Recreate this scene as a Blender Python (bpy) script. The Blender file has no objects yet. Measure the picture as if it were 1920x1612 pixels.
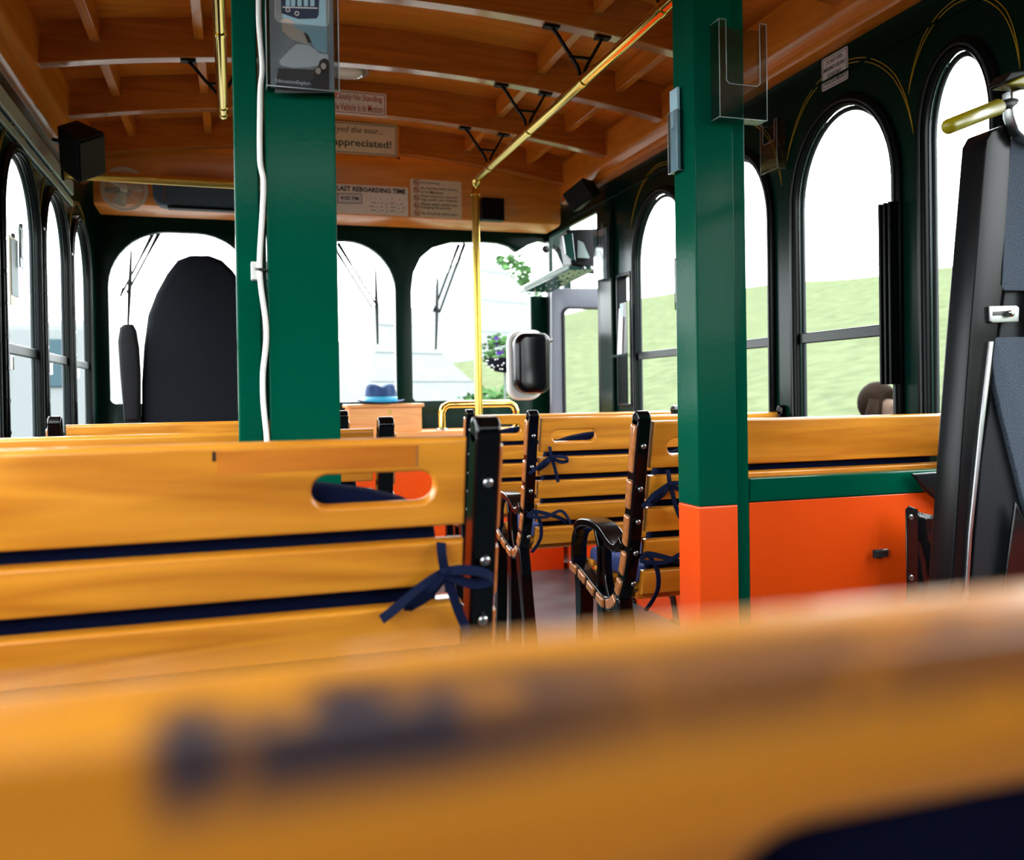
import bpy, bmesh, math, random
from mathutils import Vector, Matrix
random.seed(7)
C = bpy.context.scene.collection
S = bpy.context.scene
# ------------------------------------------------------------------ camera
F = 1650.0; CX, CY = 960.0, 756.0
CAM = Vector((0, 0, .91))
yaw, pit, rol = math.radians(17.5), .0097, .015
fwd = Vector((math.sin(yaw)*math.cos(pit), math.cos(yaw)*math.cos(pit), -math.sin(pit)))
r0 = Vector((math.cos(yaw), -math.sin(yaw), 0)); u0 = r0.cross(fwd)
rt = r0*math.cos(rol) - u0*math.sin(rol); up = u0*math.cos(rol) + r0*math.sin(rol)
cd = bpy.data.cameras.new('camera'); cam = bpy.data.objects.new('camera', cd); C.objects.link(cam); S.camera = cam
m = Matrix((rt, up, -fwd)).transposed().to_4x4(); m.translation = CAM; cam.matrix_world = m
cd.sensor_width = 36; cd.lens = 36*F/1920; cd.shift_y = (CY-806)/1920; cd.clip_start = .01; cd.clip_end = 400
cd.dof.use_dof = True; cd.dof.focus_distance = 1.95; cd.dof.aperture_fstop = cd.lens/1000/.0066
# ------------------------------------------------------------------ sky light and exposure
w = bpy.data.worlds.new('overcast_sky'); S.world = w; w.use_nodes = True
bg = w.node_tree.nodes['Background']; bg.inputs['Color'].default_value = (.94, .98, 1, 1); bg.inputs['Strength'].default_value = 6.5
S.view_settings.view_transform = 'Standard'; S.view_settings.look = 'None'; S.view_settings.gamma = 1
S.view_settings.use_curve_mapping = False; S.view_settings.exposure = 1.0
S.cycles.use_denoising = True; S.cycles.max_bounces = 10; S.cycles.transparent_max_bounces = 16
S.cycles.diffuse_bounces = 5; S.cycles.caustics_reflective = False; S.cycles.caustics_refractive = False
S.cycles.sample_clamp_indirect = 8
def portal(x, y, z, sx, sz, rot):
    l = bpy.data.lights.new('sky_portal', 'AREA'); l.shape = 'RECTANGLE'; l.size = sx; l.size_y = sz; l.cycles.is_portal = True
    o = bpy.data.objects.new('sky_portal', l); C.objects.link(o); o.location = (x, y, z); o.rotation_euler = rot
PI = math.pi
portal(-.72, 1.5, 1.3, 1.2, 6.2, (0, -PI/2, 0)); portal(1.76, 1.5, 1.2, 1.4, 6.4, (0, PI/2, 0))
portal(.55, 4.72, 1.3, 2.5, 1.0, (-PI/2, 0, 0))

def at(px, py, X=None, Y=None, Z=None):
    """the point of the plane x=X, y=Y or z=Z met by the sight line of a photo pixel"""
    d = fwd + rt*((px-CX)/F) - up*((py-CY)/F)
    if X is not None: t = (X-CAM.x)/d.x
    elif Y is not None: t = (Y-CAM.y)/d.y
    else: t = (Z-CAM.z)/d.z
    return CAM + d*t

# ------------------------------------------------------------------ materials
def mat(name, col, rough=.5, metal=0, coat=0, spec=.5, bump=0, bscale=60, var=0, vscale=8):
    m = bpy.data.materials.new(name); m.use_nodes = True; n = m.node_tree.nodes; L = m.node_tree.links
    b = n['Principled BSDF']; b.inputs['Base Color'].default_value = (*col, 1); b.inputs['Roughness'].default_value = rough
    b.inputs['Metallic'].default_value = metal; b.inputs['Coat Weight'].default_value = coat; b.inputs['Coat Roughness'].default_value = .08
    b.inputs['Specular IOR Level'].default_value = spec
    tc = n.new('ShaderNodeTexCoord')
    if var:
        ns = n.new('ShaderNodeTexNoise'); ns.inputs['Scale'].default_value = vscale; ns.inputs['Detail'].default_value = 5
        cr = n.new('ShaderNodeValToRGB'); cr.color_ramp.elements[0].position = .3; cr.color_ramp.elements[1].position = .7
        cr.color_ramp.elements[0].color = (*[c*(1-var) for c in col], 1); cr.color_ramp.elements[1].color = (*[min(1, c*(1+var)) for c in col], 1)
        L.new(tc.outputs['Object'], ns.inputs['Vector']); L.new(ns.outputs['Fac'], cr.inputs[0]); L.new(cr.outputs[0], b.inputs['Base Color'])
    if bump:
        nb = n.new('ShaderNodeTexNoise'); nb.inputs['Scale'].default_value = bscale; nb.inputs['Detail'].default_value = 3
        bp = n.new('ShaderNodeBump'); bp.inputs['Strength'].default_value = bump; bp.inputs['Distance'].default_value = .004
        L.new(tc.outputs['Object'], nb.inputs['Vector']); L.new(nb.outputs['Fac'], bp.inputs['Height']); L.new(bp.outputs[0], b.inputs['Normal'])
    return m

def wood(name, lo, hi, axis=0, rough=.36, coat=.25, wear=0, knots=0, grain=1.0):
    m = bpy.data.materials.new(name); m.use_nodes = True; n = m.node_tree.nodes; L = m.node_tree.links
    b = n['Principled BSDF']; b.inputs['Roughness'].default_value = rough; b.inputs['Coat Weight'].default_value = coat; b.inputs['Coat Roughness'].default_value = .12
    tc = n.new('ShaderNodeTexCoord'); oi = n.new('ShaderNodeObjectInfo')
    add = n.new('ShaderNodeVectorMath'); add.operation = 'ADD'
    sc = n.new('ShaderNodeVectorMath'); sc.operation = 'SCALE'; sc.inputs[0].default_value = (7, 3, 5)
    L.new(oi.outputs['Random'], sc.inputs['Scale']); L.new(tc.outputs['Object'], add.inputs[0]); L.new(sc.outputs[0], add.inputs[1])
    mp = n.new('ShaderNodeMapping'); s = [14, 14, 14]; s[axis] = 1.3; mp.inputs['Scale'].default_value = [v*grain for v in s]
    L.new(add.outputs[0], mp.inputs['Vector'])
    n1 = n.new('ShaderNodeTexNoise'); n1.inputs['Scale'].default_value = 1; n1.inputs['Detail'].default_value = 2; n1.inputs['Distortion'].default_value = .6
    L.new(mp.outputs[0], n1.inputs['Vector'])
    mu = n.new('ShaderNodeMath'); mu.operation = 'MULTIPLY'; mu.inputs[1].default_value = 9
    fr = n.new('ShaderNodeMath'); fr.operation = 'PINGPONG'; fr.inputs[1].default_value = 1
    L.new(n1.outputs['Fac'], mu.inputs[0]); L.new(mu.outputs[0], fr.inputs[0])
    n2 = n.new('ShaderNodeTexNoise'); n2.inputs['Scale'].default_value = 6; n2.inputs['Detail'].default_value = 4
    L.new(mp.outputs[0], n2.inputs['Vector'])
    mx = n.new('ShaderNodeMath'); mx.operation = 'MULTIPLY_ADD'; mx.inputs[1].default_value = .45
    L.new(fr.outputs[0], mx.inputs[0]); 
    h = n.new('ShaderNodeMath'); h.operation = 'MULTIPLY'; h.inputs[1].default_value = .55; L.new(n2.outputs['Fac'], h.inputs[0]); L.new(h.outputs[0], mx.inputs[2])
    cr = n.new('ShaderNodeValToRGB'); cr.color_ramp.elements[0].position = .12; cr.color_ramp.elements[1].position = .75
    cr.color_ramp.elements[0].color = (*lo, 1); cr.color_ramp.elements[1].color = (*hi, 1); L.new(mx.outputs[0], cr.inputs[0])
    out = cr.outputs[0]
    def mixc(fac, col, src):
        q = n.new('ShaderNodeMix'); q.data_type = 'RGBA'; L.new(fac, q.inputs[0]); L.new(src, q.inputs[6]); q.inputs[7].default_value = (*col, 1); return q.outputs[2]
    if knots:
        v = n.new('ShaderNodeTexVoronoi'); v.inputs['Scale'].default_value = 2.2; L.new(add.outputs[0], v.inputs['Vector'])
        k = n.new('ShaderNodeMapRange'); k.inputs[1].default_value = .02; k.inputs[2].default_value = .055; k.inputs[3].default_value = .9; k.inputs[4].default_value = 0
        L.new(v.outputs['Distance'], k.inputs[0]); out = mixc(k.outputs[0], (.05, .012, .004), out)
    if wear:   # rubbed-on dark paint along the front top edge of the board (object z = 0 at the top)
        sx = n.new('ShaderNodeSeparateXYZ'); L.new(tc.outputs['Object'], sx.inputs[0])
        wn = n.new('ShaderNodeTexNoise'); wn.inputs['Scale'].default_value = 38; wn.inputs['Detail'].default_value = 3
        L.new(tc.outputs['Object'], wn.inputs['Vector'])
        e = n.new('ShaderNodeMapRange'); e.inputs[1].default_value = -.019; e.inputs[2].default_value = -.008; L.new(sx.outputs[2], e.inputs[0])
        e2 = n.new('ShaderNodeMapRange'); e2.inputs[1].default_value = .0125; e2.inputs[2].default_value = .0055; L.new(sx.outputs[1], e2.inputs[0])
        g = n.new('ShaderNodeMapRange'); g.inputs[1].default_value = .30; g.inputs[2].default_value = .5; L.new(wn.outputs['Fac'], g.inputs[0])
        x0 = n.new('ShaderNodeMapRange'); x0.inputs[1].default_value = wear-.003; x0.inputs[2].default_value = wear+.003; L.new(sx.outputs[0], x0.inputs[0])
        p = e.outputs[0]
        xf = n.new('ShaderNodeMapRange'); xf.inputs[1].default_value = wear+.04; xf.inputs[2].default_value = wear+.075; xf.inputs[3].default_value = 1; xf.inputs[4].default_value = .6; L.new(sx.outputs[0], xf.inputs[0])
        for q in (e2, g, x0, xf):
            t = n.new('ShaderNodeMath'); t.operation = 'MULTIPLY'; L.new(p, t.inputs[0]); L.new(q.outputs[0], t.inputs[1]); p = t.outputs[0]
        t = n.new('ShaderNodeMath'); t.operation = 'MULTIPLY'; L.new(p, t.inputs[0]); t.inputs[1].default_value = .95
        out = mixc(t.outputs[0], (.014, .022, .042), out)
    L.new(out, b.inputs['Base Color'])
    bp = n.new('ShaderNodeBump'); bp.inputs['Strength'].default_value = .12; bp.inputs['Distance'].default_value = .002
    L.new(n2.outputs['Fac'], bp.inputs['Height']); L.new(bp.outputs[0], b.inputs['Normal'])
    return m

M = {}
M['bench'] = wood('bench_wood', (.45, .143, .006), (.68, .268, .018))
M['bench_worn'] = wood('bench_wood_scuffed', (.45, .143, .006), (.68, .268, .018), wear=.392)
M['inlay'] = wood('redder_repair_wood', (.42, .115, .006), (.62, .20, .016))
M['ceil'] = wood('ceiling_panel_wood', (.62, .18, .012), (.80, .28, .024), grain=.6, rough=.35)
M['rib'] = wood('ceiling_rib_wood', (.35, .095, .007), (.54, .155, .014), knots=1, rough=.25, coat=1)
M['riby'] = wood('cornice_wood', (.52, .15, .010), (.70, .24, .02), axis=1, rough=.3, coat=.35)
M['box'] = wood('light_box_wood', (.72, .28, .08), (.88, .40, .14))
M['insert'] = wood('brown_insert_wood', (.30, .10, .025), (.45, .17, .05), rough=.2, coat=1)
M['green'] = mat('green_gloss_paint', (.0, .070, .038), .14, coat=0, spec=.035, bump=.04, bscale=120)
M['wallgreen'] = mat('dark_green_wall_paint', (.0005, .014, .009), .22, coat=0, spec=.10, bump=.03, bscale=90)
M['orange'] = mat('orange_gloss_paint', (.90, .082, .004), .28, coat=.12, var=.05, vscale=3)
M['black'] = mat('black_iron_paint', (.0015, .0015, .002), .16, spec=.35)
M['blackmat'] = mat('matte_black_plastic', (.003, .0035, .004), .5, spec=.2)
M['frame'] = mat('black_window_frame', (.002, .003, .003), .28, spec=.07)
M['bar'] = mat('grey_sash_bar', (.016, .022, .024), .35, spec=.2)
M['navy'] = mat('navy_cushion_cloth', (.003, .006, .026), .9, spec=.05, bump=.3, bscale=400)
M['blue'] = mat('blue_seat_cushion_cloth', (.01, .03, .15), .8, bump=.3, bscale=400)
M['ribbon'] = mat('navy_ribbon_cloth', (.003, .007, .030), .8, spec=.1)
M['brass'] = mat('polished_brass', (.86, .62, .16), .12, metal=1)
M['brassdull'] = mat('dull_brass', (.62, .42, .08), .3, metal=1)
M['chrome'] = mat('chrome', (.8, .8, .78), .1, metal=1)
M['steel'] = mat('brushed_steel', (.38, .39, .40), .3, metal=1)
M['alu'] = mat('aluminium_track', (.45, .58, .56), .35, metal=.3)
M['seat'] = mat('dark_seat_upholstery', (.003, .004, .007), .7, spec=.12, bump=.25, bscale=250)
M['arm'] = mat('charcoal_seat_upholstery', (.005, .005, .006), .6, spec=.15, bump=.2, bscale=250)
M['pad'] = mat('blue_grey_vinyl', (.06, .10, .14), .5, spec=.2, bump=.15, bscale=40)
M['white'] = mat('white_plastic', (.62, .62, .60), .4)
M['signw'] = mat('sign_white', (.92, .86, .78), .35)
M['signc'] = mat('sign_cream', (.80, .72, .52), .4)
M['red'] = mat('sign_red', (.42, .02, .015), .4)
M['ink'] = mat('sign_black', (.01, .01, .012), .4)
M['inkg'] = mat('sign_dark_green', (.02, .06, .04), .4)
M['gold'] = mat('gold_pinstripe', (.40, .25, .01), .3)
M['yellow'] = mat('yellow_rubber_grip', (.24, .20, .002), .3, spec=.4)
M['liftgrey'] = mat('lift_grey_metal', (.02, .024, .027), .35, spec=.12)
M['liftdark'] = mat('lift_dark_metal', (.004, .004, .005), .25, spec=.15)
M['grit'] = mat('speckled_grip_pad', (.06, .08, .11), .8, spec=.2, var=.7, vscale=500)
M['vinyl'] = mat('black_vinyl', (.004, .0045, .006), .22, coat=.15, bump=.4, bscale=25)
M['grass'] = mat('grass', (.062, .074, .041), .9, spec=0, var=.18, vscale=3)
M['pave'] = mat('pavement', (.10, .10, .095), .9, spec=0, var=.1, vscale=2)
M['floor'] = mat('grey_floor', (.070, .128, .142), .32, var=.35, vscale=7, bump=.05, bscale=40)
M['doorgrey'] = mat('grey_door_paint', (.075, .08, .10), .4, spec=.2)
M['leaf'] = mat('leaves', (.045, .10, .035), .8, spec=0, var=.4, vscale=5)
M['purple'] = mat('purple_petals', (.05, .014, .14), .6, spec=0)
M['pot'] = mat('dark_basket', (.006, .006, .010), .6, spec=.02)
M['skin'] = mat('skin', (.085, .055, .042), .55, spec=.02)
M['hair'] = mat('dark_hair', (.010, .006, .004), .6, spec=.01)
M['shirt'] = mat('white_shirt', (.10, .10, .095), .8, spec=0)
M['trouser'] = mat('blue_trousers', (.05, .08, .15), .8)
M['vanwhite'] = mat('white_vehicle_paint', (.115, .125, .128), .4, spec=.02)
M['vanglass'] = mat('vehicle_window', (.015, .035, .045), .1, spec=.1)
M['tyre'] = mat('tyre_rubber', (.02, .02, .02), .8)
M['stone'] = mat('pale_stone_wall', (.105, .113, .114), .7, spec=0, var=.08)
M['hatband'] = mat('bright_blue_ribbon', (.03, .36, .58), .4)
M['felt'] = mat('blue_felt', (.014, .05, .15), .85, bump=.2, bscale=300)
M['fanw'] = mat('fan_grey_plastic', (.62, .60, .52), .35)
M['teal'] = mat('teal_plastic', (.02, .12, .10), .2, coat=.8)
M['cable'] = mat('white_cable', (.88, .88, .84), .5, spec=.2)
M['p1'] = mat('print_grey', (.30, .31, .32), .5, var=.2, vscale=30)
M['p2'] = mat('print_light_blue', (.35, .58, .68), .5)
M['p3'] = mat('print_peach', (.72, .55, .45), .5)
M['p4'] = mat('print_white', (.78, .76, .78), .5)
M['p5'] = mat('print_dark_blue', (.008, .025, .06), .5)
M['p6'] = mat('print_charcoal', (.05, .05, .055), .5)

def glassy(name, tint, fac, rough=.02):
    m = bpy.data.materials.new(name); m.use_nodes = True; n = m.node_tree.nodes; L = m.node_tree.links; n.clear()
    o = n.new('ShaderNodeOutputMaterial'); mx = n.new('ShaderNodeMixShader'); t = n.new('ShaderNodeBsdfTransparent'); g = n.new('ShaderNodeBsdfGlossy')
    t.inputs[0].default_value = (*tint, 1); g.inputs['Roughness'].default_value = rough
    lw = n.new('ShaderNodeLayerWeight'); lw.inputs[0].default_value = .12; mm = n.new('ShaderNodeMath'); mm.operation = 'MULTIPLY_ADD'; mm.inputs[1].default_value = fac; mm.inputs[2].default_value = fac*.1
    L.new(lw.outputs['Facing'], mm.inputs[0]); L.new(mm.outputs[0], mx.inputs[0])
    L.new(t.outputs[0], mx.inputs[1]); L.new(g.outputs[0], mx.inputs[2]); L.new(mx.outputs[0], o.inputs[0]); return m
M['glass'] = glassy('window_glass', (.985, .995, .99), .003)
M['acryl'] = glassy('clear_acrylic', (.80, .84, .85), .42, .08)
M['acryle'] = mat('acrylic_edge', (.42, .46, .46), .2, coat=.5)

# ------------------------------------------------------------------ mesh helpers
def obj(name, bm, m, parent=None, smooth=False, bevel=0, seg=2, loc=None, auto=None):
    me = bpy.data.meshes.new(name)
    if isinstance(bm, bmesh.types.BMesh):
        bmesh.ops.recalc_face_normals(bm, faces=bm.faces); bm.to_mesh(me); bm.free()
    else: me = bm
    for k in (m if isinstance(m, (list, tuple)) else [m]): me.materials.append(k)
    o = bpy.data.objects.new(name, me); C.objects.link(o)
    if parent: o.parent = parent
    if loc is not None: o.location = loc
    if smooth:
        for p in me.polygons: p.use_smooth = True
    if auto:
        for p in me.polygons: p.use_smooth = True
        me.set_sharp_from_angle(angle=math.radians(auto))
    if bevel:
        b = o.modifiers.new('bevel', 'BEVEL'); b.width = bevel; b.segments = seg; b.limit_method = 'ANGLE'; b.harden_normals = False
    return o
def B(): return bmesh.new()
def box(bm, c, s, R=None, mi=0):
    r = bmesh.ops.create_cube(bm, size=1, matrix=Matrix.Translation(c) @ (R.to_4x4() if R else Matrix()) @ Matrix.Diagonal((*s, 1)))
    if mi:
        for f in {f for v in r['verts'] for f in v.link_faces}: f.material_index = mi
    return bm
def boxb(bm, a, b): return box(bm, [(a[i]+b[i])/2 for i in range(3)], [abs(b[i]-a[i]) for i in range(3)])
def frame_of(d):
    d = d.normalized(); a = Vector((0, 0, 1)) if abs(d.z) < .9 else Vector((0, 1, 0))
    x = d.cross(a).normalized(); return x, x.cross(d).normalized()
def tube(bm, pts, r, n=12, cap=True, mi=0, closed=False):
    pts = [Vector(p) for p in pts]; rs = r if isinstance(r, (list, tuple)) else [r]*len(pts); rings = []
    N = len(pts); px = None
    for i, p in enumerate(pts):
        a = pts[(i-1) % N] if closed else pts[max(i-1, 0)]; b = pts[(i+1) % N] if closed else pts[min(i+1, N-1)]
        d = (b-a).normalized()
        if px is None: x, y = frame_of(d)
        else:
            x = (px - d*px.dot(d)).normalized(); y = x.cross(d)
        px = x
        rings.append([bm.verts.new(p + (x*math.cos(2*PI*k/n) + y*math.sin(2*PI*k/n))*rs[i]) for k in range(n)])
    fs = []
    for i in range(N if closed else N-1):
        A, Bq = rings[i], rings[(i+1) % N]
        for k in range(n): fs.append(bm.faces.new((A[k], A[(k+1) % n], Bq[(k+1) % n], Bq[k])))
    if cap and not closed: fs += [bm.faces.new(rings[0][::-1]), bm.faces.new(rings[-1])]
    for f in fs: f.material_index = mi
    return bm
def sweep(bm, pts, wdir, w, t, mi=0, closed=False):
    """rectangular bar along pts; w wide along wdir, t thick across"""
    pts = [Vector(p) for p in pts]; wd = Vector(wdir).normalized(); rings = []; N = len(pts)
    ws = w if isinstance(w, list) else [w]*N
    for i, p in enumerate(pts):
        a = pts[max(i-1, 0)]; b = pts[min(i+1, N-1)]
        if closed: a = pts[(i-1) % N]; b = pts[(i+1) % N]
        d = (b-a).normalized(); nn = d.cross(wd).normalized(); ww = nn.cross(d).normalized()
        tt = t[i] if isinstance(t, list) else t
        rings.append([bm.verts.new(p + ww*(sx*ws[i]/2) + nn*(sy*tt/2)) for sx, sy in ((-1, -1), (1, -1), (1, 1), (-1, 1))])
    for i in range(N if closed else N-1):
        A, Bq = rings[i], rings[(i+1) % N]
        for k in range(4):
            f = bm.faces.new((A[k], A[(k+1) % 4], Bq[(k+1) % 4], Bq[k])); f.material_index = mi
    if not closed:
        for f in (bm.faces.new(rings[0][::-1]), bm.faces.new(rings[-1])): f.material_index = mi
    return bm
def lathe(bm, prof, c, axis='Z', n=32, mi=0):
    c = Vector(c); rings = []
    for r, h in prof:
        ring = []
        for k in range(n):
            a = 2*PI*k/n; v = (r*math.cos(a), r*math.sin(a), h)
            if axis == 'Y': v = (v[0], v[2], v[1])
            if axis == 'X': v = (v[2], v[0], v[1])
            ring.append(bm.verts.new(c + Vector(v)))
        rings.append(ring)
    fs = []
    for A, Bq in zip(rings, rings[1:]):
        for k in range(n): fs.append(bm.faces.new((A[k], A[(k+1) % n], Bq[(k+1) % n], Bq[k])))
    fs += [bm.faces.new(rings[0][::-1]), bm.faces.new(rings[-1])]
    for f in fs: f.material_index = mi
    return bm
def ball(bm, c, r, sc=(1, 1, 1), n=3, mi=0):
    q = bmesh.ops.create_icosphere(bm, subdivisions=n, radius=r, matrix=Matrix.Translation(c) @ Matrix.Diagonal((*sc, 1)))
    for f in {f for v in q['verts'] for f in v.link_faces}: f.material_index = mi
    return bm
def plate(outer, holes, t, mw, bev=0, res=2):
    """flat plate with holes: 2D outline(s) -> mesh of thickness t centred on the plane, carried into place by matrix mw"""
    cu = bpy.data.curves.new('tmp', 'CURVE'); cu.dimensions = '2D'; cu.fill_mode = 'BOTH'; cu.extrude = max(t/2-bev, 0); cu.bevel_depth = bev; cu.offset = -bev; cu.bevel_resolution = res
    for pl in [outer]+list(holes):
        s = cu.splines.new('POLY'); s.points.add(len(pl)-1); s.use_cyclic_u = True
        for p, q in zip(s.points, pl): p.co = (q[0], q[1], 0, 1)
    o = bpy.data.objects.new('tmp', cu); me = bpy.data.meshes.new_from_object(o); bpy.data.objects.remove(o); bpy.data.curves.remove(cu)
    me.transform(mw)
    for p in me.polygons: p.use_smooth = False
    bm = B(); bm.from_mesh(me); bpy.data.meshes.remove(me); bmesh.ops.remove_doubles(bm, verts=bm.verts, dist=1e-5)
    bmesh.ops.recalc_face_normals(bm, faces=bm.faces)
    return bm
MX = lambda x: Matrix(((0, 0, 1, x), (1, 0, 0, 0), (0, 1, 0, 0), (0, 0, 0, 1)))       # u->y v->z, plate at x
MY = lambda y: Matrix(((1, 0, 0, 0), (0, 0, 1, y), (0, 1, 0, 0), (0, 0, 0, 1)))       # u->x v->z, plate at y
def rect(a, b, c, d): return [(a, c), (b, c), (b, d), (a, d)]
def rrect(a, b, c, d, r, n=8):
    o = []
    rr = r if isinstance(r, (list, tuple)) else [r]*4
    for (x, y, s), q in zip(((b, c, -PI/2), (b, d, 0), (a, d, PI/2), (a, c, PI)), rr):
        cx = x-q if x == b else x+q; cy = y-q if y == d else y+q
        if q == 0: o.append((x, y)); continue
        for k in range(n+1):
            t = s + k*PI/2/n; o.append((cx+q*math.cos(t), cy+q*math.sin(t)))
    return o
def arch(a, b, zb, zt, rise, n=24):
    c, h = (a+b)/2, (b-a)/2
    return [(a, zb), (b, zb)] + [(c+h*math.cos(k*PI/n), zt-rise+rise*math.sin(k*PI/n)) for k in range(n+1)]
def tag(o, label, cat, group=None, kind=None):
    o['label'] = label; o['category'] = cat
    if group: o['group'] = group
    if kind: o['kind'] = kind
    return o
def thing(name, label, cat, loc=(0, 0, 0), rz=0, group=None):
    o = bpy.data.objects.new(name, None); o.empty_display_size = .05; C.objects.link(o); o.location = loc; o.rotation_euler = (0, 0, rz)
    return tag(o, label, cat, group)
def struct(name, bm, m, label=None, cat=None, **k):
    o = obj(name, bm, m, **k)
    if not k.get('parent'): o['kind'] = 'structure'; o['label'] = label or name; o['category'] = cat or name.split('_')[0]
    return o
def copy_tree(o, parent=None):
    c = o.copy(); C.objects.link(c)
    if parent: c.parent = parent
    for ch in [x for x in bpy.data.objects if x.parent == o]: copy_tree(ch, c)
    return c
def text(parent, s, cx, cz, w, h, m, y=0, bold=0, shear=0, name='lettering', rot=0):
    """flat lettering of width w and height h centred at local (cx, y, cz), facing -y"""
    cu = bpy.data.curves.new('t', 'FONT'); cu.body = s; cu.size = 1; cu.align_x = 'CENTER'; cu.offset = bold; cu.shear = shear; cu.resolution_u = 2
    o = bpy.data.objects.new('t', cu); bpy.context.view_layer.update(); me = bpy.data.meshes.new_from_object(o); bpy.data.objects.remove(o)
    xs = [v.co.x for v in me.vertices]; ys = [v.co.y for v in me.vertices]
    x0, x1, y0, y1 = min(xs), max(xs), min(ys), max(ys)
    for v in me.vertices:
        a = (v.co.x-(x0+x1)/2)/(x1-x0)*w; b = (v.co.y-(y0+y1)/2)/(y1-y0)*h
        v.co = (cx + a*math.cos(rot)-b*math.sin(rot), y, cz + a*math.sin(rot)+b*math.cos(rot))
    me.name = name
    return obj(name, me, m, parent)

# ------------------------------------------------------------------ setting: shell of the coach
XL, XR, YF, YB = -.62, 1.65, 4.57, -1.75
struct('floor', boxb(B(), (XL-.05, YB, -.06), (XR+.05, 4.45, 0)), M['floor'], 'grey worn coach floor between the benches', 'floor')
LW = [(3.93, 4.34), (3.38, 3.81), (2.81, 3.26)] + [(2.27-.55*k, 2.70-.55*k) for k in range(6)]
RW = [(2.99, 3.435), (2.455, 2.865), (1.893, 2.303), (1.58, 1.773)] + [(.98-.55*k, 1.42-.55*k) for k in range(4)]
def window(num, x, y0, y1, zb, zt, rise, side, bar=True):
    k = .5; x += side*.012
    """side +1: wall to the left (interior at +x); -1: wall to the right"""
    t = .020
    fr = struct('window_%d' % num, plate(arch(y0-.032, y1+.032, zb-.03, zt+.032, rise+.02), [arch(y0, y1, zb, zt, rise)], t, MX(x+side*.010), .005), M['frame'],
                'black arched window frame with glass, %s side wall' % ('left' if side > 0 else 'right'), 'window', auto=40)
    obj('inner_rim', plate(arch(y0-.001, y1+.001, zb-.001, zt+.001, rise), [arch(y0+.012, y1-.012, zb+.012, zt-.012, rise-.006)], .010, MX(x-side*.006), .003), M['bar'], fr, auto=40)
    obj('inner_rim', plate(arch(y0-.018, y1+.018, zb-.015, zt+.018, rise+.01), [arch(y0-.012, y1+.012, zb-.009, zt+.012, rise+.008)], .005, MX(x+side*.022), .0015), M['bar'], fr, auto=40)
    if bar:
        obj('sash_bar', boxb(B(), (x-.008, y0+.004, 1.052), (x+.008, y1-.004, 1.084)), M['bar'], fr, bevel=.003)
    obj('pane', plate(arch(y0, y1, zb, zt, rise), [], .003, MX(x-side*.009)), M['glass'], fr)
    return fr
zbL, zbR = .78, .80
n = 0
for a, b in LW: n += 1; window(n, XL-.02, a, b, zbL, 1.665, .22, 1, bar=True)
for a, b in RW: n += 1; window(n, XR+.02, a, b, zbR, 1.707, .25 if b-a > .3 else .18, -1, bar=(b-a > .3))
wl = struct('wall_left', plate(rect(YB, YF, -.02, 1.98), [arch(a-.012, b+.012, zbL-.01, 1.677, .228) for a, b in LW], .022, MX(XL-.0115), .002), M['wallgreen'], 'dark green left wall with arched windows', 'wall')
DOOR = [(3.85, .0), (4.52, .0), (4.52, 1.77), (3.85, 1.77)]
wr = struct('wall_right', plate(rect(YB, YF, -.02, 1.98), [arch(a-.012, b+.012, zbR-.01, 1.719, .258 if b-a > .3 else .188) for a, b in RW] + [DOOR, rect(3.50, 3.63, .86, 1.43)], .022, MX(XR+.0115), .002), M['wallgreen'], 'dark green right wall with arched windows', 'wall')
nw = struct('window_30', plate(rect(3.49, 3.64, .85, 1.44), [rect(3.505, 3.625, .865, 1.425)], .05, MX(XR+.02), .004), M['frame'], 'narrow window strip beside the entrance door', 'window')
obj('pane', boxb(B(), (XR+.02, 3.5, .86), (XR+.023, 3.63, 1.43)), M['glass'], nw)
# orange lower band of the walls
obj('lower_panel', boxb(B(), (XR-.008, YB, .0), (XR, 3.84, .62)), M['orange'], wr)['label'] = 'orange lower wall panel'
obj('lower_panel', boxb(B(), (XL, YB, .0), (XL+.008, YF-.03, .62)), M['orange'], wl)['label'] = 'orange lower wall panel'
# gold pinstripe arcs above the right hand windows
def stripe(y0, y1, zt, rise, d, parent, x, side):
    c, h = (y0+y1)/2, (y1-y0)/2
    for dd, k in ((d, 1.0), (d-.010, .93)):
        pts = []
        for i in range(33):
            a = math.radians(28 + i*(150-28+14)/32)
            e = 1-abs(i-16)/16
            q = d*.80 + (dd-d*.80)*min(1, e*2.2)
            pts.append((x, c+(h+q)*math.cos(a), zt-rise+(rise+q+.02)*math.sin(a)))
        obj('gold_pinstripe', sweep(B(), pts, (side, 0, 0), .0016, .0022), M['gold'], parent)
for a, b in RW[:4]: stripe(a, b, 1.707, .25 if b-a > .3 else .18, .105, wr, XR-.001, 1)
for a, b in LW[:3]: stripe(a, b, 1.665, .22, .07, wl, XL+.001, 1)
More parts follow.
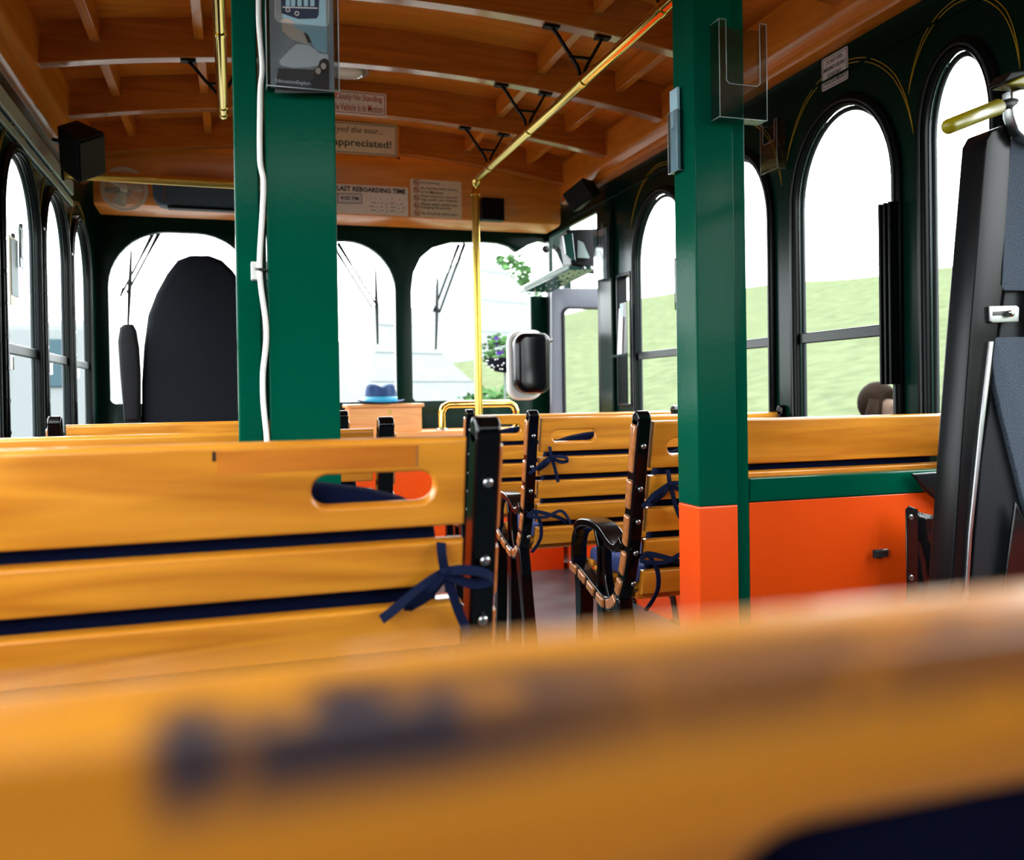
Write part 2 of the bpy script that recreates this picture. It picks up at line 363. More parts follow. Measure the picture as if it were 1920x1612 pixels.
# front wall with windshield openings
def pane(a, b, zb, zt, r, rb=.03): return rrect(a, b, zb, zt, [rb, r, r, rb], 10)
c4 = 1.63
P1, P2 = pane(-.564, .103, .895, 1.725, .27), pane(.188, .812, .885, 1.715, .25)
P3 = [(.897, .90), (.91, .885), (1.55, .885), (1.56, .90), (1.56, 1.45), (1.76, 1.45), (1.765, 1.62), (1.73, 1.70), (1.68, 1.745), (1.62, 1.755), (1.56, 1.735), (1.485, 1.69), (1.44, 1.72), (1.38, 1.735), (1.30, 1.738), (1.12, 1.73), (1.02, 1.70), (.95, 1.64), (.91, 1.56), (.897, 1.46)]
def inset_scale(p, s):
    cx = sum(q[0] for q in p)/len(p); cz = sum(q[1] for q in p)/len(p); return [(cx+(q[0]-cx)*s, cz+(q[1]-cz)*s) for q in p]
front_out = [(XL-.05, -.02), (1.655, -.02), (1.655, 1.43), (1.80, 1.43), (1.80, 1.98), (XL-.05, 1.98)]
wf = struct('wall_front', plate(front_out, [P1, P2, P3], .05, MY(YF+.03), .004), M['wallgreen'], 'dark green front wall holding the windshield', 'wall', auto=50)
for i, P in enumerate((P1, P2, P3)):
    o = struct('window_%d' % (40+i), plate(P, [], .004, MY(YF+.045)), M['glass'], 'windshield pane, %s' % ('left', 'middle', 'right')[i], 'window')
# rear wall with big window openings (behind the camera)
wb = struct('wall_back', plate(rect(XL-.05, XR+.05, -.02, 1.98), [], .05, MY(YB-.03), .004), M['wallgreen'], 'green rear wall behind the camera', 'wall')
# ceiling shell, ribs, battens, cornice
CXm, HW = .5025, 1.145
zr = lambda x: .91 + 1.145 - .112*((x-CXm)/HW)**2
bm = B(); N = 24; ys = [YB, YF+.05]
for y in ys: pass
rows = []
for k in range(N+1):
    x = CXm-HW-.06+(2*HW+.12)*k/N; rows.append([bm.verts.new((x, y, zr(x)+.13+dz)) for dz in (0, .03) for y in ys])
for A, Q in zip(rows, rows[1:]):
    bm.faces.new((A[0], A[1], Q[1], Q[0])); bm.faces.new((A[2], A[3], Q[3], Q[2])); bm.faces.new((A[0], A[2], Q[2], Q[0])); bm.faces.new((A[1], A[3], Q[3], Q[1]))
bm.faces.new((rows[0][0], rows[0][1], rows[0][3], rows[0][2])); bm.faces.new((rows[-1][0], rows[-1][1], rows[-1][3], rows[-1][2]))
ce = struct('ceiling', bm, M['ceil'], 'curved varnished wood ceiling', 'ceiling', smooth=False)
ribY = [4.13-.53*k for k in range(11)]
def rib_bm():
    bm = B(); pv = None
    for k in range(41):
        x = CXm-HW+2*HW*k/40
        v = [bm.verts.new((x, dy, zr(x)+dz)) for dy, dz in ((-.024, 0), (.024, 0), (.024, .131), (-.024, .131))]
        if pv:
            for j in range(4): bm.faces.new((pv[j], pv[(j+1) % 4], v[(j+1) % 4], v[j]))
        else: bm.faces.new(v)
        pv = v
    bm.faces.new(pv[::-1]); return bm
rib0 = None
for k, y in enumerate(ribY):
    if rib0 is None: rib0 = o = obj('ceiling_rib', rib_bm(), M['rib'], bevel=.003, loc=(0, y, 0))
    else: o = rib0.copy(); C.objects.link(o); o.location = (0, y, 0)
    tag(o, 'curved wooden ceiling rib, %s' % ('nearest the front bulkhead above the reboarding sign', 'with the red no standing sign on its face', 'just past the end of the short brass bar on the left',
        'second visible counting from the camera, ahead of the right post', 'highest in the photo near the top edge')[k] if k < 5 else 'curved wooden ceiling rib behind or above the camera', 'ceiling beam', 'ceiling ribs' if k < 5 else 'ceiling ribs behind the camera')
for x in (-.4, -.09, 1.09, 1.4):
    bm = B()
    for k in range(len(ribY)-1): 
        y1, y0 = ribY[k]-.024, ribY[k+1]+.024
        box(bm, (x, (y0+y1)/2, zr(x)+.094), (.03, y1-y0, .074))
    o = obj('ceiling_batten', bm, M['riby'], ce, bevel=.002)
def cornice(side):
    lo = .022 if side > 0 else 0
    # profile from the wall to the rib feet, mirrored about the centre line
    pr = [(1.655, .945+lo), (1.625, .945+lo), (1.612, .952+lo), (1.606, .966+lo), (1.606, .985+lo*.5), (1.597, 1.005), (1.585, 1.02), (1.582, 1.035), (1.575, 1.15), (1.66, 1.15)]
    bm = B(); vs = []
    for y in (YB, 4.22): vs.append([bm.verts.new((x if side > 0 else 2*CXm+.015-x, y, .91+z)) for x, z in pr])
    K = len(pr)
    for k in range(K): bm.faces.new((vs[0][k], vs[0][(k+1) % K], vs[1][(k+1) % K], vs[1][k]))
    bm.faces.new(vs[0]); bm.faces.new(vs[1][::-1]); return bm
struct('trim_1', cornice(1), M['riby'], 'wooden cornice along the right wall', 'trim', auto=35)
struct('trim_2', cornice(-1), M['riby'], 'wooden cornice along the left wall', 'trim', auto=35)
tk = struct('trim_3', boxb(boxb(B(), (XL, YB, 1.70), (XL+.010, 3.95, 1.725)), (XL, YB, 1.745), (XL+.012, 3.95, 1.80)), M['alu'], 'pale metal track under the left cornice', 'trim', bevel=.003)
struct('trim_4', boxb(B(), (XR-.006, YB, 1.800), (XR, 4.2, 1.806)), M['wallgreen'], 'thin seam strip high on the right wall', 'trim')
# front bulkhead with wooden face and rounded wooden underside
bm = B(); vs = []
pr = [(4.205, 1.93+.30), (4.205, 1.79), (4.215, 1.775), (4.24, 1.768), (4.42, 1.765), (4.54, 1.79), (4.565, 1.83), (4.565, 2.23)]
for x in (XL+.05, XR-.05): vs.append([bm.verts.new((x, y, min(z, zr(x)+.125 if z > 2 else z))) for y, z in pr])
for k in range(len(pr)): bm.faces.new((vs[0][k], vs[0][(k+1) % len(pr)], vs[1][(k+1) % len(pr)], vs[1][k]))
bm.faces.new(vs[0]); bm.faces.new(vs[1][::-1])
struct('trim_5', bm, M['ceil'], 'wooden front bulkhead above the windshield', 'trim', auto=40)

# ------------------------------------------------------------------ posts and partition
def post(name, label, x0, x1, y0, y1, parts):
    t = thing(name, label, 'post', (x0, y0, 0))
    for nm, a, b, c, d, z0, z1, mm in parts:
        obj(nm, boxb(B(), (a-x0, c-y0, z0), (b-x0, d-y0, z1)), mm, t, bevel=.003, seg=3)
    return t
ZO = .697
PT = 2.165
rp = post('green_post', 'square green post with orange foot right of the aisle', .8175, .90, 1.45, 1.53,
     [('upper_tube', .8175, .90, 1.45, 1.53, ZO, PT, M['green']), ('lower_tube', .8175, .90, 1.45, 1.53, 0, ZO, M['orange'])])
lp = post('green_post', 'broad green post carrying a white cable left of the aisle', .053, .164, 1.45, 1.53,
     [('upper_tube', .053, .164, 1.45, 1.53, ZO, PT+.01, M['green']), ('lower_tube', .053, .164, 1.45, 1.53, 0, ZO, M['orange']),
      ('side_plate', .0057, .044, 1.475, 1.53, 0, PT+.01, M['green']), ('corner_strip', .0445, .0525, 1.452, 1.47, 0, PT+.01, M['wallgreen'])])
pt = thing('partition', 'green framed orange partition beside the right post', 'partition', (.905, 1.49, 0))
obj('frame_upright', boxb(B(), (-.003, -.02, 0), (.032, .02, 2.15)), M['green'], pt, bevel=.003)
obj('top_rail', boxb(B(), (.033, -.02, ZO), (.735, .02, .742)), M['green'], pt, bevel=.003)
obj('panel', boxb(B(), (.033, -.018, .02), (.735, .014, ZO-.001)), M['orange'], pt, bevel=.001)
h = thing('cushion_hook', 'small grey double clip screwed to the orange partition', 'hook', at(1648, 1037, Y=1.470))
R = None
obj('clip', boxb(B(), (-.018, -.012, -.008), (.003, -.001, .009)), M['liftgrey'], h, bevel=.003)
obj('clip', boxb(B(), (.005, -.009, -.008), (.018, -.001, .009)), M['steel'], h, bevel=.003)

# ------------------------------------------------------------------ benches
DN = Vector((0, .187, -.982)); NF = Vector((0, .982, .187))
RB = Matrix((Vector((1, 0, 0)), NF, -DN)).transposed()      # local x, forward normal, up along the back
def board_mesh(W, h, holes, t=.021, ht=-.0368):
    hl = [rrect(a, b, -.0735, ht, .0183, 8) for a, b in holes]
    m = Matrix(((1, 0, 0, 0), (0, 0, 1, t/2), (0, 1, 0, 0), (0, 0, 0, 1)))
    return plate(rect(.024, W-.024, -h, 0), hl, t, m, .0052, 3)
CL = [(-.001, .868), (.03, .72), (.055, .60), (.08, .52), (.12, .455), (.175, .435), (.24, .45), (.32, .475), (.39, .488)]
def catmull(P, n=5):
    P = [Vector((0, *p)) if len(p) == 2 else Vector(p) for p in P]; o = []
    for i in range(len(P)-1):
        a, b, c, d = P[max(i-1, 0)], P[i], P[i+1], P[min(i+2, len(P)-1)]
        for k in range(n):
            t = k/n; o.append(.5*((2*b)+(c-a)*t+(2*a-5*b+4*c-d)*t*t+(3*b-a-3*c+d)*t**3))
    o.append(P[-1]); return o
def frame_mesh():
    bm = B(); off = Vector((0, .012, 0))
    sweep(bm, [p+off for p in catmull(CL)], (1, 0, 0), .030, .034)
    # rounded head of the back bar
    lathe(bm, [(.001, -.015), (.017, -.015), (.017, .015), (.001, .015)], (0, .0105, .868), 'X', 16)
    arm = catmull([(.075, .60), (.11, .577), (.15, .585), (.20, .607), (.27, .612), (.33, .60), (.368, .565), (.378, .52), (.375, .49)])
    sweep(bm, arm, (1, 0, 0), [.05]*28+[.037]*(len(arm)-28), .02)
    for a in ([(.17, .60), (.20, .56), (.20, .50), (.175, .45)], [(.26, .61), (.235, .56), (.235, .50), (.24, .455)]):
        sweep(bm, catmull(a), (1, 0, 0), .022, .012)
    for a in ([(.35, .48), (.345, .40), (.36, .2), (.40, .012)], [(.21, .44), (.205, .36), (.205, .22), (.205, .10)], [(.125, .46), (.10, .36), (.06, .2), (.005, .012)]):
        sweep(bm, catmull(a), (1, 0, 0), .034, [.040]*6+[.034]*10)
    sweep(bm, [(0, .03, .10), (0, .205, .13), (0, .375, .10)], (1, 0, 0), .026, .02)
    boxb(bm, (-.02, .37, 0), (.02, .43, .014)); boxb(bm, (-.02, -.02, 0), (.02, .04, .014))
    return bm
def insert_mesh(i):
    pts = catmull(CL, 12); L = [0]
    for a, b in zip(pts, pts[1:]): L.append(L[-1]+(b-a).length)
    def P(s):
        s = max(0, min(L[-1], s))
        for k in range(len(L)-1):
            if L[k+1] >= s: return pts[k].lerp(pts[k+1], (s-L[k])/(L[k+1]-L[k]))
        return pts[-1]
    cut = INS[i]; bm = B()
    sweep(bm, [P(cut[0]+(cut[1]-cut[0])*t/4)+Vector((0, .012, 0)) for t in range(5)], (1, 0, 0), .012, .024)
    return bm
INS = [(.012, .118), (.135, .20), (.215, .285), (.30, .355), (.37, .41), (.425, .48), (.495, .54), (.553, .598), (.61, .655), (.667, .71)]
FM = None; IM = None
def mk_frame(parent, x, side):
    """side: outward direction of the inserts"""
    global FM, IM
    if FM is None:
        f = obj('frame', frame_mesh(), M['black'], parent, bevel=.005, seg=3, auto=50); FM = f.data
        IM = []
    else:
        f = bpy.data.objects.new('frame', FM); C.objects.link(f); f.parent = parent
        b = f.modifiers.new('bevel', 'BEVEL'); b.width = .005; b.segments = 3; b.limit_method = 'ANGLE'
    f.location = (x, 0, 0)
    for i in range(len(INS)):
        if len(IM) <= i:
            o = obj('insert', insert_mesh(i), M['insert'], f, bevel=.005, seg=3, auto=50); IM.append(o.data); o['label'] = 'glossy brown insert'
        else:
            o = bpy.data.objects.new('insert', IM[i]); C.objects.link(o); o.parent = f; o['label'] = 'glossy brown insert'
            b = o.modifiers.new('bevel', 'BEVEL'); b.width = .005; b.segments = 3; b.limit_method = 'ANGLE'
        o.location = (side*.0140, 0, 0)
    for s in (.052, .146, .220, .291, .362):
        c = DN*s + Vector((0, -.0065, .86))
        bm = B(); lathe(bm, [(.0062, 0), (.0058, -.0022), (.0035, -.0036), (.001, -.0041)], (0, 0, 0), 'Y', 14)
        bmesh.ops.transform(bm, matrix=Matrix.Translation(c) @ RB.to_4x4(), verts=bm.verts)
        obj('bolt', bm, M['steel'], f, smooth=True)['label'] = 'round steel bolt head'
def ribbon(parent, pts, w=.010, name='ribbon_tie'):
    q = catmull(pts, 5); return obj(name, sweep(B(), q, (0.25, .15, 1) if abs(q[-1].x-q[0].x) > abs(q[-1].z-q[0].z) else (1, .15, .1), w, .0016), M['ribbon'], parent, bevel=.0006)
def bow(parent, x, z, s=1, flip=1, seed=0):
    """ribbon knot tied round a slat, local to a cushion: x across, z height on the back"""
    yb = (.86-z)*.19 - .006
    def p(dx, dz, dy=0): return (x+dx*s*flip, yb-.002-dy*s + (-dz*s)*.19, z+dz*s)
    rnd = random.Random(seed); j = lambda a: a*(1+rnd.uniform(-.15, .15))
    bm = B()
    segs = [[p(-.003, .034, -.006), p(-.004, .022, .003), p(0, 0, .004)],
            [p(0, 0, .004), p(j(.02), .002, .01), p(j(.045), -.004, .010), p(j(.052), -.014, .008), p(j(.04), -.018, .006), p(.015, -.010, .005), p(0, -.002, .005)],
            [p(0, 0, .004), p(-.02, -.010, .008), p(j(-.04), -.026, .008), p(j(-.055), -.042, .006), p(j(-.066), -.052, .004)],
            [p(0, 0, .004), p(-.018, -.016, .012), p(j(-.035), -.026, .012), p(-.045, -.040, .008), p(-.02, -.028, .006), p(0, -.004, .005)],
            [p(0, 0, .004), p(.008, -.022, .006), p(.018, -.05, .005), p(j(.032), -.085, .004)]]
    for sg in segs: sweep(bm, catmull(sg, 5), (.15, .35, 1) if abs(sg[-1][0]-sg[0][0]) > abs(sg[-1][2]-sg[0][2])*.6 or sg is segs[1] else (1, .2, 0), .0115*s, .0018)
    ball(bm, p(0, 0, .006), .006*s, (1, .8, 1), 2)
    o = obj('ribbon_bow', bm, M['ribbon'], parent, auto=60); o['label'] = 'navy ribbon tied in a bow'; return o
TOPC = [(.048, .14), (.053, .112), (.066, .092), (.09, .078), (.13, .066), (.18, .057), (.25, .050), (.33, .047)]
def bench(label, clabel, x0, W, y, top_z=.86, pitch=.0725, worn=False, inlay=False, bows=(), side=-1, low=()):
    t = thing('slatted_bench', label, 'bench', (x0, y, 0), 0, 'slatted wooden benches')
    mk_frame(t, .0, -1); mk_frame(t, W, 1)
    top = obj('top_board', board_mesh(W, .1025, [(.060, .197)] if x0 > .5 else [(W-.197, W-.060)], ht=-.0345 if worn else -.0368), M['bench_worn' if worn else 'bench'], t, auto=35)
    top.matrix_local = Matrix.Translation((0, 0, .86)) @ RB.to_4x4()
    if inlay:
        for nm, a, b, c, mm in (('repair_inlay', .401, .612, -.030, M['inlay']), ('joint_mark', .397, .4005, -.016, M['ink']), ('joint_mark', .6125, .6145, -.030, M['insert'])):
            o = obj(nm, boxb(B(), (a, -.0006, c), (b, .002, -.0055)), mm, t); o.matrix_local = Matrix.Translation((0, 0, .86)) @ RB.to_4x4()
            if nm == 'repair_inlay': o['label'] = 'redder repaired strip along the top edge'
    s = .1025+.018
    for i in range(4):
        o = obj('back_slat', board_mesh(W, .054, []), M['bench'], t, auto=35); o.matrix_local = Matrix.Translation(Vector((0, 0, .86))+DN*s) @ RB.to_4x4(); s += pitch
    for i, (yy, zz) in enumerate(((.115, .47), (.165, .46), (.215, .463), (.265, .473), (.315, .486), (.365, .496))):
        o = obj('seat_slat', boxb(B(), (.022, -.021, -.009), (W-.022, .021, .009)), M['bench'], t, bevel=.004, loc=(0, yy, zz))
    # cushions resting on the bench
    cb = thing('back_cushion', clabel, 'cushion', (x0, y, 0), 0, 'navy back cushions')
    m = Matrix.Translation((0, 0, .86)) @ RB.to_4x4() @ Matrix(((1, 0, 0, 0), (0, 0, 1, .040), (0, 1, 0, 0), (0, 0, 0, 1)))
    obj('pad', plate([(.05, -.38), (.07, -.395), (W-.07, -.395), (W-.05, -.38)] + [(W-x, -min(z, .04 if worn and x > .05 else 9)) for x, z in TOPC] + [(x, -z) for x, z in TOPC[::-1]], [], .036, m, .012, 4), M['navy'], cb, auto=50)
    for k, (bx, bz, sc, fl) in enumerate(bows): bow(cb, bx, bz, sc, fl, k+int(x0*100)+int(y*10))
    cs = thing('seat_cushion', clabel.replace('back cushion', 'seat cushion'), 'cushion', (x0, y, 0), 0, 'blue seat cushions')
    bm = plate(rrect(.03, W-.03, .10, .40, .03), [], .04, Matrix.Translation((0, 0, .512)), .014, 4)
    obj('pad', bm, M['blue'], cs, auto=50)
    for e in (t, cb, cs): e.scale.z = top_z/.86
    for lx, lz in low:
        bmm = B()
        q = [(lx, .10, .515), (lx-.0, .055, .52), (lx+.0, .03, .53), (lx+.02, .015, .525), (lx+.055, .01, .51), (lx+.075, .012, .495)]
        sweep(bmm, catmull(q), (.1, .3, 1), .011, .002)
        q = [(lx, .03, .53), (lx+.01, .012, .50), (lx+.012, .012, .46), (lx+.004, .02, .43), (lx-.01, .02, .41)]
        sweep(bmm, catmull(q), (1, .3, 0), .009, .002)
        q = [(lx+.0, .03, .53), (lx-.02, .01, .52), (lx+.02, .0, .515), (lx+.06, .004, .53), (lx+.085, .01, .49)]
        sweep(bmm, catmull(q), (.1, .3, 1), .009, .002)
        bmesh.ops.transform(bmm, matrix=Matrix.Translation((0, 0, lz)) @ Matrix.Scale(1.25, 4, (1, 0, 0)), verts=bmm.verts)
        o = obj('ribbon_tie', bmm, M['ribbon'], cs); o['label'] = 'loose navy ribbon tie'
    return t
LX, LWd, RX, RWd = -.42, .695, .815, .835
bench('honey coloured bench back with dark scuffs, blurred nearest the camera', 'navy back cushion of the blurred nearest bench', LX+.016, LWd-.016, .125, .866, worn=True)
bench('wide slatted bench on the left with oval hand hole and navy bow', 'navy back cushion tied to the big left bench in front', LX, LWd, .965, .861, pitch=.0765, inlay=True, bows=[(.646, .708, .97, 1)])
bench('slatted bench behind the left green post, seen only along its top board', 'navy back cushion on the left bench behind the broad post', LX, LWd, 1.67, .847)
bench('farthest left slatted bench, just before the driver seat', 'navy back cushion on the farthest left bench', LX, LWd, 2.38, .850)
bench('right bench with open black armrest beside the orange footed post', 'navy back cushion of the right bench beside the green post', RX, RWd, 1.67, .848, bows=[(.065, .725, .9, 1)], low=[(.015, .045)])
bench('right slatted bench in the middle, its hand hole fully visible', 'navy back cushion of the middle right bench', RX, RWd, 2.38, .841, bows=[(.055, .745, .9, 1)], low=[(.005, .055)])
bench('farthest right slatted bench, behind the brass pole foot', 'navy back cushion of the farthest right bench', RX, RWd, 3.09, .835)

# ------------------------------------------------------------------ brass rails
xr, zrail, ye = 1.05, .91+.970, 3.83
g = thing('grab_rail', 'long polished brass grab rail under the ceiling, bending down to a pole', 'grab rail', (xr, ye, 0))
obj('rail', tube(B(), [(0, YB-ye, zrail), (0, -.04, zrail)], .0172, 20), M['brass'], g, smooth=False, auto=40)
el = [(0, -.04*math.cos(a)-.0, 0) for a in ()]
obj('elbow', tube(B(), [(0, -.045, zrail), (0, -.02, zrail-.003), (0, -.006, zrail-.014), (0, 0, zrail-.035), (0, 0, zrail-.055)], .0205, 20), M['brass'], g, auto=50)
obj('pole', tube(B(), [(0, 0, zrail-.05), (0, 0, 0)], .0172, 20), M['brassdull'], g, auto=40)
obj('collar', tube(B(), [(0, 0, zrail-.055), (0, 0, zrail-.07)], .021, 20), M['brass'], g, auto=40)
for k in range(1, 8):
    y = ribY[k]-ye
    if k < 7: obj('collar', tube(B(), [(0, y-.012, zrail), (0, y+.012, zrail)], .0205, 20), M['brass'], g, auto=40)
def bracket(x, y, ct, lab, grp):
    o = thing('rail_bracket', lab, 'bracket', (x, y, zrail), 0, grp)
    bm = B()
    for s, top in ((-1, .175*1.0), (1, .165)):
        hx = .085*s-.02
        zt = zr(x+hx)-zrail-.004
        sweep(bm, catmull([(s*.006-.006, 0, .015), (-.006+s*.014, 0, .042), (hx*.5-.002, 0, zt*.58), (hx*.8, 0, zt-.022), (hx, 0, zt)]), (0, 1, 0), .009, .009)
        boxb(bm, (hx-.024, -.014, zt-.004), (hx+.024, .014, zt+.004))
    boxb(bm, (-.046, -.004, .066), (.026, .004, .074))
    obj('yoke', bm, M['blackmat'], o)
    return o
for k, l in ((1, 'black forked rail bracket farthest forward, near the rail bend'), (2, 'black forked rail bracket, middle one of the three'), (3, 'black forked rail bracket nearest the camera, highest in the photo')):
    bracket(xr, ribY[k], 0, l, 'forked brackets on the right brass rail')
for k in (4, 5): bracket(xr, ribY[k], 0, 'black forked rail bracket behind the right post, outside the picture', 'hidden rail brackets')
g2 = thing('grab_rail', 'short brass grab rail end hanging at the upper left', 'grab rail', (-.02, 2.9, 0))
obj('rail', tube(B(), [(0, -4.3, zrail), (0, 0, zrail)], .0172, 20), M['brass'], g2, auto=40); g2.location.y = at(427, 215, Z=zrail).y
for yy in (-.02, -.09, -.72): obj('collar', tube(B(), [(0, yy-.01, zrail), (0, yy+.01, zrail)], .0202, 20), M['brass'], g2, auto=40)
bracket(-.02, ribY[2], 0, 'black forked bracket holding the short left brass rail', 'left rail brackets')
# crosswise brass rail behind the driver
a = at(150, 328, Y=3.7); b_ = at(520, 350, Y=3.7)
g3 = thing('curtain_rail', 'brass rail running crosswise above the driver seat', 'rail', (XL, 3.7, a.z))
obj('tube', tube(B(), [(0.0, 0, 0), (b_.x-XL, 0, (b_.z-a.z))], .0185, 20), M['brassdull'], g3, auto=40)
obj('wall_flange', tube(B(), [(0.001, 0, 0), (.02, 0, 0)], .024, 20), M['blackmat'], g3, auto=40)
obj('hanger', boxb(B(), (b_.x-XL-.012, -.008, 0), (b_.x-XL, .008, zr(b_.x)+.125-a.z)), M['blackmat'], g3)
# low brass guard rail on the dash ledge
zg = at(840, 806, Y=4.30).z
g4 = thing('guard_rail', 'low bent brass guard rail standing on the front ledge', 'rail', (at(829, 800, Y=4.31).x, 4.31, zg))
wq = at(968, 800, Y=4.31).x - at(829, 800, Y=4.31).x; hq = at(900, 757, Y=4.31).z-zg
obj('tube', tube(B(), [(0, 0, 0), (0, 0, hq-.04), (.01, 0, hq-.014), (.035, 0, hq), (wq-.035, 0, hq), (wq-.01, 0, hq-.014), (wq, 0, hq-.04), (wq, 0, 0)], .018, 20), M['brass'], g4, auto=50)
for xx in (0, wq): obj('foot_flange', lathe(B(), [(.032, 0), (.032, .006), (.022, .010)], (xx, 0, 0)), M['steel'], g4, auto=40)

# ------------------------------------------------------------------ front ledge (dash partition)
zl = zg
d = thing('dash_partition', 'orange front partition with green band and wooden ledge', 'partition', (.2, 4.28, 0))
obj('wooden_ledge', boxb(B(), (-.15, -.02, zl-.032), (1.44, .26, zl)), M['box'], d, bevel=.006)
obj('green_band', boxb(B(), (-.13, 0, zl-.075), (1.42, .02, zl-.033)), M['green'], d)
obj('panel', boxb(B(), (-.13, .002, .0), (1.42, .02, zl-.076)), M['orange'], d)
a = at(650, 805, Y=4.29); b_ = at(795, 757, Y=4.29)
bx = thing('wooden_box', 'small light wooden box with lid under the blue hat', 'box', ((a.x+b_.x)/2, 4.36, zl))
wb_ = (b_.x-a.x); hb = b_.z-zl+.003
obj('body', boxb(B(), (-wb_/2+.012, -.07, 0), (wb_/2-.012, .08, hb-.018)), M['box'], bx, bevel=.002)
obj('lid', boxb(B(), (-wb_/2, -.082, hb-.0175), (wb_/2, .09, hb)), M['box'], bx, bevel=.004)
obj('latch', boxb(B(), (.012, -.076, hb-.05), (.024, -.070, hb-.028)), M['brassdull'], bx, bevel=.001)
# fedora
hc = at(714, 750, Y=4.36)
ht = thing('fedora_hat', 'dark blue fedora hat with bright blue band on the wooden box', 'hat', (hc.x, 4.36, zl+hb))
bm = B(); n_ = 40; rings = []
for r, z, k in ((.112, .014, 0), (.118, .018, 0), (.116, .020, 0), (.085, .006, 0), (.078, .006, 0), (.079, .03, 0), (.076, .065, 0), (.071, .088, 1), (.060, .100, 1), (.040, .098, 2), (.015, .090, 2)):
    ring = []
    for i in range(n_):
        a = 2*PI*i/n_; x, y = r*math.cos(a), r*1.08*math.sin(a); zz = z
        if r > .1: zz = z - .010*abs(math.sin(a))+ .004*abs(math.cos(a))
        if k: zz -= .016*math.exp(-(x/.022)**2)*(1 if k else 0)
        if k == 0 and z > .02 and math.sin(a) < -.1:
            pass
        if z > .05 and r < .08:     # pinched front dents
            dent = math.exp(-((abs(x)-.042)/.016)**2)*max(0, -math.sin(a)); y += .018*dent
        ring.append(bm.verts.new((x, y, zz)))
    rings.append(ring)
for A, Q in zip(rings, rings[1:]):
    for i in range(n_): bm.faces.new((A[i], A[(i+1) % n_], Q[(i+1) % n_], Q[i]))
bm.faces.new(rings[-1])
o = obj('crown_and_brim', bm, M['felt'], ht, smooth=True); sd = o.modifiers.new('s', 'SUBSURF'); sd.levels = sd.render_levels = 1
so = o.modifiers.new('t', 'SOLIDIFY'); so.thickness = .003
bm = B(); lathe(bm, [(.0805, .008), (.0825, .011), (.0825, .033), (.0805, .036)], (0, 0, 0), 'Z', 40)
for v in bm.verts: v.co.y *= 1.08
obj('band', bm, M['hatband'], ht, auto=40)['label'] = 'bright blue hat band'

# ------------------------------------------------------------------ driver seat
def pix_outline(pts, Y): return [((p := at(x, y, Y=Y)).x, p.z) for x, y in pts]
ds = thing('driver_seat', 'tall dark driver seat with rounded top left of the green post', 'seat', (-.15, 3.78, 0))
o2 = [(264, 800), (264, 720), (268, 650), (276, 590), (292, 548), (312, 512), (332, 486), (356, 477), (392, 477), (416, 486), (436, 505), (452, 528), (468, 560), (478, 620), (480, 800)]
ol = [(x+.15, z) for x, z in pix_outline(o2, 3.78)]
obj('backrest', plate([(x, z if z > .8 else .42) for x, z in ol], [], .11, MY(.055), .03, 4), M['seat'], ds, auto=50)
obj('seat_base', boxb(B(), (-.26, .10, .34), (.24, .50, .44)), M['seat'], ds, bevel=.03, seg=3)
obj('pedestal', lathe(B(), [(.16, 0), (.14, .03), (.05, .05), (.05, .34)], (0, .3, 0)), M['black'], ds, auto=40)
ol = [(x+.15, z) for x, z in pix_outline([(232, 790), (224, 700), (220, 640), (223, 613), (232, 607), (248, 607), (254, 618), (259, 650), (262, 700), (262, 790)], 3.74)]
obj('armrest', plate(ol, [], .07, MY(0), .015, 3), M['arm'], ds, auto=50)['label'] = 'raised charcoal armrest'
obj('armrest_bracket', boxb(B(), (ol[0][0]+.02, -.02, .50), (ol[0][0]+.06, .03, ol[0][1]+.02)), M['black'], ds)

# ------------------------------------------------------------------ fan, visor box, speakers
fc = at(233, 354, Y=4.14)
fn = thing('desk_fan', 'small round wire cage fan under the front bulkhead', 'fan', fc)
bm = B()
for r in [.018+.0075*k for k in range(11)]:
    z = -.024*math.cos(r/.09*PI/2)
    tube(bm, [(r*math.cos(2*PI*i/32), z, r*math.sin(2*PI*i/32)) for i in range(32)],   .0017 if r < .08 else .0035, 6, closed=True)
for k in range(6):
    a = k*PI/3+.3; tube(bm, [(.015*math.cos(a), -.024, .015*math.sin(a)), (.06*math.cos(a), -.014, .06*math.sin(a)), (.086*math.cos(a), 0, .086*math.sin(a))], .0013, 6)
obj('cage', bm, M['fanw'], fn, smooth=True)
bm = B(); lathe(bm, [(.0, -.029), (.012, -.029), (.016, -.025), (.016, .02)], (0, 0, 0), 'Y', 24); obj('hub', bm, M['fanw'], fn, auto=40)
bm = B()
for k in range(3):
    a = k*2*PI/3+.2; vs = []
    for rr, ww, tw in ((.015, .008, .010), (.045, .022, .012), (.070, .026, .008), (.076, .012, .006)):
        for s in (-1, 1):
            x, zz = rr, s*ww; vs.append(bm.verts.new((x*math.cos(a)-zz*math.sin(a), s*tw-.004, x*math.sin(a)+zz*math.cos(a))))
    for i in range(3): bm.faces.new((vs[2*i], vs[2*i+1], vs[2*i+3], vs[2*i+2]))
o = obj('blades', bm, M['fanw'], fn, smooth=True); q = o.modifiers.new('t', 'SOLIDIFY'); q.thickness = .002
obj('motor', tube(B(), [(0, .005, 0), (0, .05, 0)], .022, 16), M['blackmat'], fn, auto=40)
obj('mount', boxb(B(), (-.08, .03, -.01), (-.01, .055, .01)), M['blackmat'], fn)
a = at(287, 345, Y=4.15); b_ = at(600, 402, Y=4.15)
vb = thing('padded_console', 'blue grey padded overhead console beside the fan', 'console', ((a.x+b_.x)/2, 4.15, a.z))
obj('body', plate(rrect(a.x-vb.location.x, b_.x-vb.location.x, b_.z-a.z, .03, [.02, .02, .03, .05]), [], .09, MY(.0), .012, 3), M['pad'], vb, auto=50)
